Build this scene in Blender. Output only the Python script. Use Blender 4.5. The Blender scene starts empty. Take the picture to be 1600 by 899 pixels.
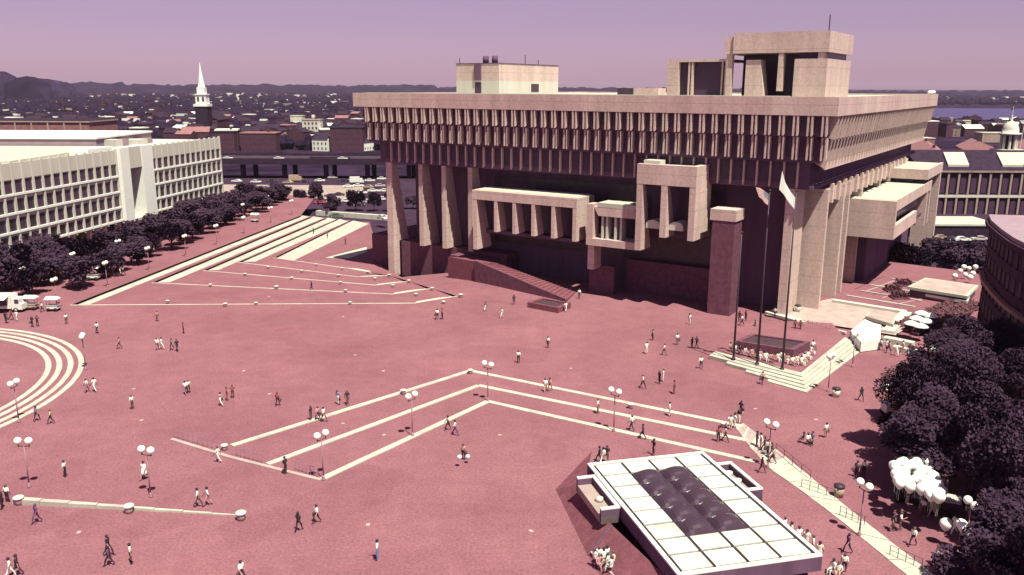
import bpy, bmesh, math, random
from mathutils import Vector, Matrix
R = math.radians
rnd = random.Random(7)
scene = bpy.context.scene
col = scene.collection

# ------------------------------------------------------------------ camera
CAM_H, FPX, PITCH, ROLL = 38.0, 1320.0, math.atan(313 / 1320.0), R(0.2)
cd = bpy.data.cameras.new('camera')
cam = bpy.data.objects.new('camera', cd); col.objects.link(cam)
cam.matrix_world = Matrix.Translation((0, 0, CAM_H)) @ Matrix.Rotation(R(90) - PITCH, 4, 'X') @ Matrix.Rotation(ROLL, 4, 'Z')
cd.sensor_width = 36; cd.lens = 36 * FPX / 1600
cd.clip_start = 1; cd.clip_end = 60000
scene.camera = cam

# ------------------------------------------------------------------ sky and sun (due south, noon, midsummer)
SUN_EL, SUN_BEAR = 65.0, 149.0          # bearing measured clockwise from +Y
SKY_TINT = (1.06, 0.70, 1.00)           # the faded magenta of the old slide film's sky
w = bpy.data.worlds.new('World'); scene.world = w; w.use_nodes = True
nt = w.node_tree; nt.nodes.clear()
sky = nt.nodes.new('ShaderNodeTexSky'); sky.sky_type = 'NISHITA'; sky.sun_disc = False
sky.sun_elevation = R(SUN_EL); sky.sun_rotation = R(SUN_BEAR); sky.altitude = 0
sky.air_density = 1.0; sky.dust_density = 0.5; sky.ozone_density = 1.0
tint = nt.nodes.new('ShaderNodeVectorMath'); tint.operation = 'MULTIPLY'; tint.inputs[1].default_value = SKY_TINT
bg = nt.nodes.new('ShaderNodeBackground'); bg.inputs[1].default_value = 0.05
out = nt.nodes.new('ShaderNodeOutputWorld')
hs = nt.nodes.new('ShaderNodeHueSaturation'); hs.inputs['Saturation'].default_value = 0.5
nt.links.new(sky.outputs[0], hs.inputs['Color']); nt.links.new(hs.outputs[0], tint.inputs[0]); nt.links.new(tint.outputs[0], bg.inputs[0]); nt.links.new(bg.outputs[0], out.inputs[0])
sd = bpy.data.lights.new('sun', 'SUN'); sd.energy = 5.0; sd.angle = R(0.5); sd.color = (1.0, 0.99, 0.84)
so = bpy.data.objects.new('sun', sd); col.objects.link(so)
sv = Vector((math.sin(R(SUN_BEAR)) * math.cos(R(SUN_EL)), math.cos(R(SUN_BEAR)) * math.cos(R(SUN_EL)), math.sin(R(SUN_EL))))
so.rotation_euler = (-sv).to_track_quat('-Z', 'Y').to_euler(); so.location = (60, -60, 200)
vs = scene.view_settings
vs.view_transform = 'Standard'; vs.look = 'None'; vs.gamma = 1.0; vs.exposure = 0.68; vs.use_curve_mapping = False
scene.cycles.diffuse_bounces = 1

# ------------------------------------------------------------------ helpers
def ray(px, py):
    c, s = math.cos(ROLL), math.sin(ROLL)
    u, v = px - 800, py - 449.5
    u2, v2 = u * c + v * s, -u * s + v * c
    return Vector((u2, FPX * math.cos(PITCH) - v2 * math.sin(PITCH), -FPX * math.sin(PITCH) - v2 * math.cos(PITCH)))
def at(px, py, z=0.0):
    """point of the level z that the photograph shows at (px, py)"""
    d = ray(px, py); t = (z - CAM_H) / d.z
    return Vector((d.x * t, d.y * t, z))

def tag(o, label=None, cat=None, group=None, kind=None):
    if label: o['label'] = label
    if cat: o['category'] = cat
    if group: o['group'] = group
    if kind: o['kind'] = kind
    return o
def empty(name, loc=(0, 0, 0), label=None, cat=None, group=None, rz=0):
    o = bpy.data.objects.new(name, None); col.objects.link(o); o.location = loc; o.rotation_euler = (0, 0, rz)
    o.empty_display_size = 0.2
    return tag(o, label, cat, group)
def copy_tree(o, parent=None):
    c = o.copy(); col.objects.link(c)
    if parent is not None: c.parent = parent
    for ch in list(o.children): copy_tree(ch, c)
    return c
class MB:
    def __init__(s): s.v = []; s.f = []; s.m = []; s.mi = 0
    def poly(s, pts):
        n = len(s.v); s.v += [tuple(p) for p in pts]; s.f.append(tuple(range(n, n + len(pts)))); s.m.append(s.mi); return s
    def hexa(s, b, t):
        """b, t: 4 bottom and 4 top points, counter-clockwise from above"""
        n = len(s.v); s.v += [tuple(p) for p in b] + [tuple(p) for p in t]
        for f in ((3, 2, 1, 0), (4, 5, 6, 7), (0, 1, 5, 4), (1, 2, 6, 5), (2, 3, 7, 6), (3, 0, 4, 7)):
            s.f.append(tuple(n + i for i in f)); s.m.append(s.mi)
        return s
    def box(s, x0, x1, y0, y1, z0, z1, tr=None, taper=0):
        b = [(x0, y0, z0), (x1, y0, z0), (x1, y1, z0), (x0, y1, z0)]
        k = taper
        t = [(x0 + k, y0 + k, z1), (x1 - k, y0 + k, z1), (x1 - k, y1 - k, z1), (x0 + k, y1 - k, z1)]
        if tr: b = [tr(p) for p in b]; t = [tr(p) for p in t]
        return s.hexa(b, t)
    def prism(s, pts, z0, z1, bottom=True):
        """pts: (x, y) polygon counter-clockwise"""
        n = len(s.v); k = len(pts)
        s.v += [(p[0], p[1], z0) for p in pts] + [(p[0], p[1], z1) for p in pts]
        s.f.append(tuple(range(n + k, n + 2 * k))); s.m.append(s.mi)
        if bottom: s.f.append(tuple(range(n + k - 1, n - 1, -1))); s.m.append(s.mi)
        for i in range(k):
            j = (i + 1) % k; s.f.append((n + i, n + j, n + k + j, n + k + i)); s.m.append(s.mi)
        return s
    def tube(s, p, q, r, r2=None, n=8, cap=True):
        p, q = Vector(p), Vector(q); d = (q - p).normalized()
        a = d.orthogonal().normalized(); b = d.cross(a); r2 = r if r2 is None else r2; k = len(s.v)
        for P, rr in ((p, r), (q, r2)):
            for i in range(n):
                t = 2 * math.pi * i / n; s.v.append(tuple(P + a * (rr * math.cos(t)) + b * (rr * math.sin(t))))
        for i in range(n):
            j = (i + 1) % n; s.f.append((k + i, k + j, k + n + j, k + n + i)); s.m.append(s.mi)
        if cap:
            s.f.append(tuple(range(k + n - 1, k - 1, -1))); s.f.append(tuple(range(k + n, k + 2 * n))); s.m += [s.mi, s.mi]
        return s
    def lathe(s, c, prof, n=12):
        """prof: (r, z) from bottom to top about the vertical through c"""
        k = len(s.v); c = Vector(c)
        for r, z in prof:
            for i in range(n):
                t = 2 * math.pi * i / n; s.v.append((c.x + r * math.cos(t), c.y + r * math.sin(t), c.z + z))
        for a in range(len(prof) - 1):
            for i in range(n):
                j = (i + 1) % n; s.f.append((k + a * n + i, k + a * n + j, k + (a + 1) * n + j, k + (a + 1) * n + i)); s.m.append(s.mi)
        s.f.append(tuple(range(k + n - 1, k - 1, -1))); s.m.append(s.mi)
        e = k + (len(prof) - 1) * n; s.f.append(tuple(range(e, e + n))); s.m.append(s.mi)
        return s
    def ball(s, c, r, n=12, m=8, sz=1.0):
        return s.lathe(c, [(max(r * math.sin(math.pi * i / m), r * 0.02), -r * sz * math.cos(math.pi * i / m)) for i in range(m + 1)], n)
    def mesh(s, name, mats, smooth=False):
        me = bpy.data.meshes.new(name); me.from_pydata(s.v, [], s.f)
        if not isinstance(mats, (list, tuple)): mats = [mats]
        for m in mats: me.materials.append(m)
        if len(mats) > 1: me.polygons.foreach_set('material_index', s.m)
        if smooth: me.polygons.foreach_set('use_smooth', [True] * len(s.f))
        me.update(); return me
    def build(s, name, mats, parent=None, smooth=False, loc=None):
        o = bpy.data.objects.new(name, s.mesh(name, mats, smooth)); col.objects.link(o)
        if parent is not None: o.parent = parent
        if loc is not None: o.location = loc
        return o
def inst(name, me, parent=None, loc=(0, 0, 0), rz=0, sc=None):
    o = bpy.data.objects.new(name, me); col.objects.link(o); o.location = loc; o.rotation_euler = (0, 0, rz)
    if sc is not None: o.scale = sc if isinstance(sc, (tuple, list)) else (sc,) * 3
    if parent is not None: o.parent = parent
    return o

ORD = ['first', 'second', 'third', 'fourth', 'fifth', 'sixth', 'seventh', 'eighth', 'ninth', 'tenth', 'eleventh', 'twelfth', 'thirteenth', 'fourteenth', 'fifteenth', 'sixteenth', 'seventeenth', 'eighteenth', 'nineteenth', 'twentieth']
# ------------------------------------------------------------------ materials
def mat(name, c, rough=0.85, var=0.12, scale=0.6, c2=None, streak=False, bump=0.0, fine=0.0, metal=0.0, spec=0.3, fscale=9.0, joints=0.0):
    m = bpy.data.materials.new(name); m.use_nodes = True; t = m.node_tree; p = t.nodes['Principled BSDF']
    p.inputs['Roughness'].default_value = rough; p.inputs['Metallic'].default_value = metal
    p.inputs['Specular IOR Level'].default_value = spec
    p.inputs['Base Color'].default_value = (*c, 1)
    if var <= 0 and not c2: return m
    tc = t.nodes.new('ShaderNodeNewGeometry')
    src = tc.outputs['Position']
    if streak:
        mp = t.nodes.new('ShaderNodeMapping'); mp.inputs['Scale'].default_value = (1, 1, 0.12); t.links.new(src, mp.inputs[0]); src = mp.outputs[0]
    n1 = t.nodes.new('ShaderNodeTexNoise'); n1.inputs['Scale'].default_value = scale; n1.inputs['Detail'].default_value = 6; n1.inputs['Roughness'].default_value = 0.62
    t.links.new(src, n1.inputs['Vector'])
    cr = t.nodes.new('ShaderNodeValToRGB'); e = cr.color_ramp.elements
    e[0].position = 0.32; e[1].position = 0.68
    lo = tuple(x * (1 - var) for x in c) if c2 is None else c2
    e[0].color = (*lo, 1); e[1].color = (*[min(x * (1 + var), 0.95) for x in c], 1)
    t.links.new(n1.outputs['Fac'], cr.inputs[0]); o = cr.outputs[0]
    if fine > 0:
        n2 = t.nodes.new('ShaderNodeTexNoise'); n2.inputs['Scale'].default_value = fscale; n2.inputs['Detail'].default_value = 4
        t.links.new(tc.outputs['Position'], n2.inputs['Vector'])
        mr = t.nodes.new('ShaderNodeMapRange'); mr.inputs[1].default_value = 0.3; mr.inputs[2].default_value = 0.7
        mr.inputs[3].default_value = 1 - fine; mr.inputs[4].default_value = 1 + fine; t.links.new(n2.outputs['Fac'], mr.inputs[0])
        vm = t.nodes.new('ShaderNodeVectorMath'); vm.operation = 'SCALE'; t.links.new(o, vm.inputs[0]); t.links.new(mr.outputs[0], vm.inputs['Scale']); o = vm.outputs[0]
    if joints > 0:
        sp = t.nodes.new('ShaderNodeSeparateXYZ'); t.links.new(tc.outputs['Position'], sp.inputs[0])
        wz = t.nodes.new('ShaderNodeMath'); wz.operation = 'WRAP'; wz.inputs[1].default_value = 2.95; wz.inputs[2].default_value = 0; t.links.new(sp.outputs[2], wz.inputs[0])
        lt = t.nodes.new('ShaderNodeMath'); lt.operation = 'LESS_THAN'; lt.inputs[1].default_value = 0.12; t.links.new(wz.outputs[0], lt.inputs[0])
        mj = t.nodes.new('ShaderNodeMath'); mj.operation = 'MULTIPLY_ADD'; mj.inputs[1].default_value = -joints; mj.inputs[2].default_value = 1; t.links.new(lt.outputs[0], mj.inputs[0])
        v2 = t.nodes.new('ShaderNodeVectorMath'); v2.operation = 'SCALE'; t.links.new(o, v2.inputs[0]); t.links.new(mj.outputs[0], v2.inputs['Scale']); o = v2.outputs[0]
    t.links.new(o, p.inputs['Base Color'])
    if bump > 0:
        b = t.nodes.new('ShaderNodeBump'); b.inputs['Strength'].default_value = bump; b.inputs['Distance'].default_value = 0.05
        n3 = t.nodes.new('ShaderNodeTexNoise'); n3.inputs['Scale'].default_value = 4; n3.inputs['Detail'].default_value = 5
        t.links.new(src, n3.inputs['Vector']); t.links.new(n3.outputs['Fac'], b.inputs['Height']); t.links.new(b.outputs[0], p.inputs['Normal'])
    return m

def brick_mat(name, c, c2):
    """small paving bricks: running bond, mottled, with wide stains"""
    m = bpy.data.materials.new(name); m.use_nodes = True; t = m.node_tree; p = t.nodes['Principled BSDF']
    p.inputs['Roughness'].default_value = 0.9; p.inputs['Specular IOR Level'].default_value = 0.05
    g = t.nodes.new('ShaderNodeNewGeometry')
    mp = t.nodes.new('ShaderNodeMapping'); mp.inputs['Rotation'].default_value = (0, 0, R(33)); t.links.new(g.outputs['Position'], mp.inputs[0])
    vo = t.nodes.new('ShaderNodeTexVoronoi'); vo.inputs['Scale'].default_value = 0.16; t.links.new(mp.outputs[0], vo.inputs['Vector'])
    sx = t.nodes.new('ShaderNodeSeparateColor'); t.links.new(vo.outputs['Color'], sx.inputs[0])
    cr = t.nodes.new('ShaderNodeValToRGB'); cr.color_ramp.elements[0].color = (*[x * 0.955 for x in c], 1); cr.color_ramp.elements[1].color = (c[0] * 1.03, c[1] * 1.07, c[2] * 1.05, 1)
    t.links.new(sx.outputs[0], cr.inputs[0])
    def noise(scale, lo, hi, detail=6, vec=None):
        n = t.nodes.new('ShaderNodeTexNoise'); n.inputs['Scale'].default_value = scale; n.inputs['Detail'].default_value = detail; n.inputs['Roughness'].default_value = 0.65
        t.links.new(vec or g.outputs['Position'], n.inputs['Vector'])
        mr = t.nodes.new('ShaderNodeMapRange'); mr.inputs[1].default_value = 0.3; mr.inputs[2].default_value = 0.7; mr.inputs[3].default_value = lo; mr.inputs[4].default_value = hi
        t.links.new(n.outputs['Fac'], mr.inputs[0]); return mr.outputs[0]
    ml = t.nodes.new('ShaderNodeMath'); ml.operation = 'MULTIPLY'
    t.links.new(noise(0.06, 0.86, 1.12), ml.inputs[0]); t.links.new(noise(0.5, 0.91, 1.09, 8), ml.inputs[1])
    m2 = t.nodes.new('ShaderNodeMath'); m2.operation = 'MULTIPLY'; t.links.new(ml.outputs[0], m2.inputs[0])
    mpw = t.nodes.new('ShaderNodeMapping'); mpw.inputs['Scale'].default_value = (0.12, 1.1, 1); mpw.inputs['Rotation'].default_value = (0, 0, R(57)); t.links.new(g.outputs['Position'], mpw.inputs[0])
    t.links.new(noise(4.0, 0.76, 1.24, 5), m2.inputs[1])
    vm = t.nodes.new('ShaderNodeVectorMath'); vm.operation = 'SCALE'; t.links.new(cr.outputs[0], vm.inputs[0]); t.links.new(m2.outputs[0], vm.inputs['Scale'])
    t.links.new(vm.outputs[0], p.inputs['Base Color'])
    return m

M = {}
M['brick_paving'] = brick_mat('brick_paving', (0.234, 0.097, 0.115), (0.25, 0.11, 0.135))
M['brick_wall'] = mat('brick_wall', (0.15, 0.065, 0.09), 0.9, 0.2, 1.2, fine=0.15, spec=0.0)
M['brick_slope'] = mat('brick_slope', (0.19, 0.070, 0.085), 0.9, 0.18, 1.0, fine=0.16, fscale=6, spec=0.0)
M['granite'] = mat('granite', (0.46, 0.45, 0.36), 0.8, 0.14, 0.5, fine=0.12)
M['granite_b'] = mat('granite_b', (0.42, 0.40, 0.33), 0.8, 0.16, 0.6, fine=0.14)
M['granite_c'] = mat('granite_c', (0.44, 0.40, 0.34), 0.8, 0.16, 0.4, fine=0.14)
M['granite_pink'] = mat('granite_pink', (0.40, 0.30, 0.27), 0.8, 0.18, 0.5, fine=0.12)
M['concrete'] = mat('concrete', (0.55, 0.405, 0.355), 0.9, 0.14, 0.4, streak=True, bump=0.15, fine=0.12, fscale=2.2, joints=0.22)
M['concrete_warm'] = mat('concrete_warm', (0.52, 0.36, 0.33), 0.9, 0.14, 0.35, streak=True, bump=0.15, fine=0.12, fscale=2.2, joints=0.22)
M['concrete_dark'] = mat('concrete_dark', (0.13, 0.077, 0.12), 0.9, 0.2, 0.5, streak=True, spec=0.0)  # dark copy of the concrete, with the overhang's shade put into the colour
M['roof_white'] = mat('roof_white', (0.46, 0.46, 0.36), 0.9, 0.1, 0.3, fine=0.06)
M['white_precast'] = mat('white_precast', (0.55, 0.52, 0.44), 0.8, 0.08, 0.4, streak=True)
M['white_paint'] = mat('white_paint', (0.80, 0.80, 0.72), 0.5, 0.04, 1.0)
M['glass_dark'] = mat('glass_dark', (0.075, 0.04, 0.072), 0.3, 0.0, spec=0.25)
M['glass_shade'] = mat('glass_shade', (0.05, 0.03, 0.045), 0.35, 0.3, 0.8, spec=0.4)
M['bronze'] = mat('bronze', (0.05, 0.03, 0.04), 0.5, 0.0)
M['dark_metal'] = mat('dark_metal', (0.045, 0.03, 0.04), 0.55, 0.0)
M['pole_metal'] = mat('pole_metal', (0.30, 0.17, 0.20), 0.5, 0.0)
M['globe'] = mat('globe', (0.85, 0.85, 0.74), 0.35, 0.0, spec=0.5)
M['asphalt'] = mat('asphalt', (0.065, 0.042, 0.058), 0.95, 0.25, 0.25, fine=0.1, spec=0.0)
M['street'] = mat('street', (0.05, 0.028, 0.048), 0.95, 0.25, 0.1, fine=0.1, spec=0.0)
M['pale_paving'] = mat('pale_paving', (0.33, 0.25, 0.22), 0.9, 0.15, 0.3, fine=0.1)
M['bark'] = mat('bark', (0.07, 0.04, 0.045), 0.95, 0.2, 3)
M['leaf_a'] = mat('leaf_a', (0.05, 0.028, 0.047), 0.95, 0.3, 0.5, spec=0.02)
M['leaf_b'] = mat('leaf_b', (0.056, 0.031, 0.051), 0.95, 0.3, 0.5, spec=0.02)
M['soil'] = mat('soil', (0.06, 0.03, 0.04), 0.95, 0.3, 1.5)
M['land'] = mat('land', (0.028, 0.016, 0.034), 0.95, 0.5, 0.012, fine=0.5, fscale=0.05, spec=0.0)
M['hill'] = mat('hill', (0.022, 0.014, 0.032), 0.95, 0.5, 0.01, fine=0.5, fscale=0.04, spec=0.0)
M['water'] = mat('water', (0.04, 0.03, 0.11), 0.35, 0.15, 0.03, spec=0.3)
M['slate'] = mat('slate', (0.04, 0.025, 0.042), 0.8, 0.25, 0.6, spec=0.0)
M['old_brick'] = mat('old_brick', (0.09, 0.042, 0.055), 0.9, 0.25, 0.6, spec=0.0)
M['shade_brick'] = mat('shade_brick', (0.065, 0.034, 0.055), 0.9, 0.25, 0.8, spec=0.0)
M['far_leaf'] = mat('far_leaf', (0.022, 0.013, 0.03), 0.8, 0.4, 0.05, spec=0.0)
M['hedge_leaf'] = mat('hedge_leaf', (0.13, 0.05, 0.06), 0.8, 0.4, 1.0)
M['red_roof'] = mat('red_roof', (0.26, 0.12, 0.12), 0.9, 0.25, 0.5)
M['tan_wall'] = mat('tan_wall', (0.34, 0.25, 0.20), 0.9, 0.18, 0.5, streak=True)
M['rubber'] = mat('rubber', (0.02, 0.015, 0.02), 0.8, 0.0)
M['skin_a'] = mat('skin_a', (0.42, 0.24, 0.19), 0.6, 0.0)
M['skin_b'] = mat('skin_b', (0.16, 0.08, 0.06), 0.6, 0.0)
M['red'] = mat('red', (0.40, 0.05, 0.07), 0.6, 0.0)
M['navy'] = mat('navy', (0.05, 0.04, 0.13), 0.6, 0.0)
for k, c in dict(white=(.78, .78, .68), cream=(.62, .56, .42), tan=(.42, .28, .2), pink=(.5, .24, .27), rust=(.26, .07, .07), blue=(.17, .2, .42),
                 purple=(.12, .05, .13), dark=(.035, .02, .035), grey=(.2, .15, .18), yellow=(.6, .5, .22), brown=(.12, .06, .06)).items():
    M['cloth_' + k] = mat('cloth_' + k, c, 0.85, 0.1, 3)
for k, c in dict(white=(.75, .75, .66), red=(.36, .04, .06), blue=(.08, .09, .26), dark=(.04, .025, .04), tan=(.42, .32, .22), silver=(.5, .46, .44), green=(.1, .14, .1)).items():
    M['car_' + k] = mat('car_' + k, c, 0.25, 0.0, spec=0.5)
# ================================================================== CITY HALL
TX, TY = 49.8, 132.0
BU, BV = R(-57), R(33.6)
UX, UY, VX, VY = math.sin(BU), math.cos(BU), math.sin(BV), math.cos(BV)
def L(a, b, z): return Vector((a * UX + b * VX, a * UY + b * VY, z))      # a runs along the front to the left, b into the building
def lb(mb, a0, a1, b0, b1, z0, z1, ins=(0, 0, 0, 0)):
    """box in the building's axes; ins = how far each top edge (a0, a1, b0, b1) moves in"""
    i = ins
    mb.hexa([L(a0, b0, z0), L(a0, b1, z0), L(a1, b1, z0), L(a1, b0, z0)],
            [L(a0 + i[0], b0 + i[2], z1), L(a0 + i[0], b1 - i[3], z1), L(a1 - i[1], b1 - i[3], z1), L(a1 - i[1], b0 + i[2], z1)])
    return mb
hall = empty('city_hall', (TX, TY, 0), 'huge concrete building widening upward in tiers of fins, behind the red brick plaza', 'building')
def hp(name, m, *boxes, parent=hall):
    mb = MB()
    for bx in boxes: lb(mb, *bx)
    return mb.build(name, M[m], parent)
AW, BS, ZT, ZC = 100.5, 104.0, 36.7, 33.83
cuts = [0, 10.4, 20.6, 30.2, 44.0, 57.5, 70.1, 84.0, AW]
for i in range(8): hp('cornice', ('concrete', 'concrete_warm', 'concrete_warm', 'concrete', 'concrete_warm', 'concrete_warm', 'concrete_warm', 'concrete')[i], (cuts[i] + (.012 if i else 0), cuts[i + 1], 0 + .004 * (i % 2), 0.7, ZC, ZT))
for i in range(8): hp('cornice', 'concrete' if i % 3 else 'concrete_warm', (0.004 * (i % 2), 0.7, 0.703 + i * 12.91, 0.703 + (i + 1) * 12.91 - .012, ZC, ZT))
hp('cornice', 'concrete', (AW - 0.7, AW, 0.703, BS, ZC, ZT)); hp('cornice', 'concrete', (0.703, AW - 0.703, BS - 0.7, BS, ZC, ZT))
hp('roof', 'roof_white', (0.703, AW - 0.703, 0.703, BS - 0.703, ZC + 0.01, 36.35))
hp('roof_kerb', 'white_precast', (8, 98, 1.6, 2.1, 36.352, 36.8))
# storeys set back one behind another, front then side
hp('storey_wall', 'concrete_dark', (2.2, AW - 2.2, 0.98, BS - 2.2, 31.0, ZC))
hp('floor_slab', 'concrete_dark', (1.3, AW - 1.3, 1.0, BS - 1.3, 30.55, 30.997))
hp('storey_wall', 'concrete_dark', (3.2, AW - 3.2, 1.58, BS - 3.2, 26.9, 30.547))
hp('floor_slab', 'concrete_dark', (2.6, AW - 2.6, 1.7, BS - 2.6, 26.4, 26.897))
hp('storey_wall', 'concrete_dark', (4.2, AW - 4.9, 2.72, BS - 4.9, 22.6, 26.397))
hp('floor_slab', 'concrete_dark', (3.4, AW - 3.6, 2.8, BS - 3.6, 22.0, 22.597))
SP = 2.2093
def fin_mesh(outer, outer_low, back, z0, z1, axis, pair=True, rise=0.5):
    mb = MB()
    for t0 in ((0.0, 0.62) if pair else (0.0,)):
        t1 = t0 + 0.27
        prof = [(outer_low, z0), (back, z0 + rise), (back, z1), (outer, z1)]
        k = len(mb.v)
        for t in (t0, t1):
            for o, z in prof: mb.v.append(tuple(L(t, o, z) if axis == 'a' else L(o, t, z)))
        for f in ((0, 1, 2, 3), (7, 6, 5, 4), (0, 4, 5, 1), (1, 5, 6, 2), (2, 6, 7, 3), (3, 7, 4, 0)):
            mb.f.append(tuple(k + i for i in f)); mb.m.append(0)
    if pair:
        o = max(outer, outer_low) + 0.55
        if axis == 'a': lb(mb, 0.273, 0.617, o, back, z0 + rise + 0.1, z1 - 0.01)
        else: lb(mb, o, back, 0.273, 0.617, z0 + rise + 0.1, z1 - 0.01)
    return mb.mesh('fin', M['concrete'])
def pane_mesh(depth, z0, z1, axis, wdt=1.2):
    mb = MB()
    if axis == 'a': lb(mb, 0, wdt, depth, depth + 0.05, z0, z1)
    else: lb(mb, depth, depth + 0.05, 0, wdt, z0, z1)
    return mb.mesh('window', M['glass_dark'])
rows = [(fin_mesh(0.04, 0.06, 0.95, 30.65, ZC - 0.003, 'a'), pane_mesh(0.92, 31.3, 33.5, 'a'), 1.4, 44),
        (fin_mesh(0.72, 0.74, 1.55, 26.85, 30.5, 'a'), pane_mesh(1.52, 27.3, 30.2, 'a'), 1.4, 44),
        (fin_mesh(2.15, 2.15, 2.7, 22.25, 26.39, 'a', False, 0.35), pane_mesh(2.66, 22.9, 26.2, 'a', 1.75), 5.8, 40)]
pane2 = {}
for _, pm, _, _ in rows: q = pm.copy(); q.materials.clear(); q.materials.append(M['glass_shade']); pane2[id(pm)] = q
for fm, pm, a0, n in rows:
    for i in range(n):
        inst('fin', fm, hall, L(a0 + i * SP, 0, 0))
        inst('window', pm if (i * 7 + int(a0)) % 5 else pane2[id(pm)], hall, L(a0 + i * SP + (0.98 if a0 < 5 else 0.36), 0, 0))
srows = [(fin_mesh(0.12, 0.75, 2.75, 30.15, ZC - 0.003, 'b', True, 0.8), 1.6, 46), (fin_mesh(1.2, 1.9, 3.4, 25.5, 29.95, 'b', True, 0.8), 2.6, 45)]
for fm, b0, n in srows:
    for i in range(n): inst('fin', fm, hall, L(0, b0 + i * SP, 0))
hp('spandrel', 'concrete_dark', (1.45, 1.75, 1.0, BS - 1, 30.0, 30.545)); hp('spandrel', 'concrete', (1.9, 2.3, 2.9, BS - 3, 25.3, 26.39))
# body under the overhang, the shade there put into its dark colour
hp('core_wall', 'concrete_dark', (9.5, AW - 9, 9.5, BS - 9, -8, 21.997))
hp('lobby_glass', 'glass_shade', (20, 70, 9.3, 9.497, 6, 20)); hp('lobby_glass', 'glass_shade', (9.3, 9.497, 14, 86, -4, 17))
# giant piers of the front
def pier(a0, a1, z0, z1, b0=2.9, b1=9.4, tb=0.0): return hp('pier', 'concrete', (a0, a1, b0, b1, z0, z1, (0, 0, 0, tb)))
pier(92.6, 94.3, 4.6, 21.997, b1=8.0, tb=3.5)
hp('pier_foot', 'concrete', (92.55, 94.35, 2.85, 4.7, -3.2, 4.597))
pier(84.1, 85.2, 4.4, 21.997, b1=8.5, tb=3.5); pier(77.9, 79.0, 4.5, 21.997, b1=8.5, tb=3.5)
pier(71.1, 72.2, 4.6, 21.997, b1=8.5, tb=3.5)
hp('pier', 'concrete', (6.3, 7.7, 3.0, 9.4, -0.5, 21.997))
# brick base, its wing at the far left, and the wall by the stairs
hp('brick_base', 'brick_wall', (64, 92.4, 5.2, 20, -3.5, 4.4)); hp('brick_base', 'brick_wall', (92.4, 104, 8.2, 30, -4, 4.55))
hp('brick_wall', 'brick_wall', (66, 76, 1.6, 5.197, -2, 3.6)); hp('brick_wall', 'brick_wall', (38.2, 43.4, 2.4, 3.2, -0.2, 5.3))
hp('brick_wall', 'brick_wall', (20, 38, 7.5, 9.0, -0.2, 6))
# hung chamber of the council: beam, end wall, fins
ch = hp('council_chamber', 'concrete', (44.0, 67.6, -2.0, -0.9, 16.4, 18.2))
hp('chamber_roof', 'roof_white', (44.85, 67.55, -0.897, 4.9, 17.4, 18.26), parent=ch)
hp('end_wall', 'concrete', (44.0, 44.8, -0.897, 4.9, 10.15, 18.19), parent=ch); hp('end_wall', 'concrete', (44.0, 44.8, -1.98, -0.9, 10.15, 16.397), parent=ch)
for a in (61.6, 57.3, 53.0, 48.6): hp('fin', 'concrete', (a, a + 0.75, -1.97, 1.4, 10.3, 16.397, (0, 0, 0, 1.3)), parent=ch)
hp('fin', 'concrete', (66.5, 67.4, -1.97, 3.2, 6.3, 16.397, (0, 0, 0, 2.6)), parent=ch)
hp('chamber_glass', 'glass_dark', (44.85, 66.4, 2.6, 2.7, 10.2, 17.3), parent=ch); hp('chamber_floor', 'concrete_dark', (44.85, 67, 1.2, 9.4, 9.3, 10.0), parent=ch)
# small oriel beside it
orl = hp('oriel', 'concrete', (31.7, 42.0, -1.8, 3.5, 9.8, 11.1))
hp('post', 'concrete', (40.7, 42.0, -1.75, 0.6, 11.103, 17.4), parent=orl); hp('oriel_roof', 'roof_white', (32.2, 40.0, -1.4, 3.5, 16.9, 17.7), parent=orl)
hp('oriel_beam', 'concrete', (32.4, 39.8, -1.38, -0.3, 15.3, 16.897, (0.2, -1.0, 0, 0)), parent=orl)
for a in (35.2, 36.3, 38.0, 38.9): hp('post', 'white_precast', (a, a + 0.42, -1.0, 0.6, 11.103, 15.297), parent=orl)
hp('oriel_glass', 'glass_dark', (32.2, 40.6, 2.6, 2.7, 11.103, 16.88), parent=orl); hp('stem', 'concrete', (40.9, 42.2, -0.6, 2.2, 5.0, 9.797), parent=orl)
# tall portal of the mayor's rooms
pt = hp('tall_portal', 'concrete', (20.9, 31.7, -3.0, -1.9, 21.8, 25.25))
hp('portal_roof', 'roof_white', (22.0, 31.0, -1.897, 4.2, 24.2, 25.0), parent=pt); hp('end_wall', 'concrete', (20.9, 22.0, -1.897, 4.2, 12.7, 25.24), parent=pt)
hp('end_wall', 'concrete', (20.9, 22.0, -2.97, -1.9, 12.7, 21.797), parent=pt)
hp('post', 'concrete', (30.55, 31.65, -2.97, 1.2, 10.1, 21.797, (0, 0, 0, 3.0)), parent=pt); hp('post', 'concrete', (26.0, 27.1, -2.97, 1.2, 12.8, 21.797, (0, 0, 0, 3.0)), parent=pt)
hp('portal_glass', 'glass_dark', (22.0, 31.0, 2.2, 2.3, 12, 24.1), parent=pt); hp('rooflight', 'white_precast', (28.2, 31.2, -1.5, 0.8, 25.003, 25.8), parent=pt)
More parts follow.
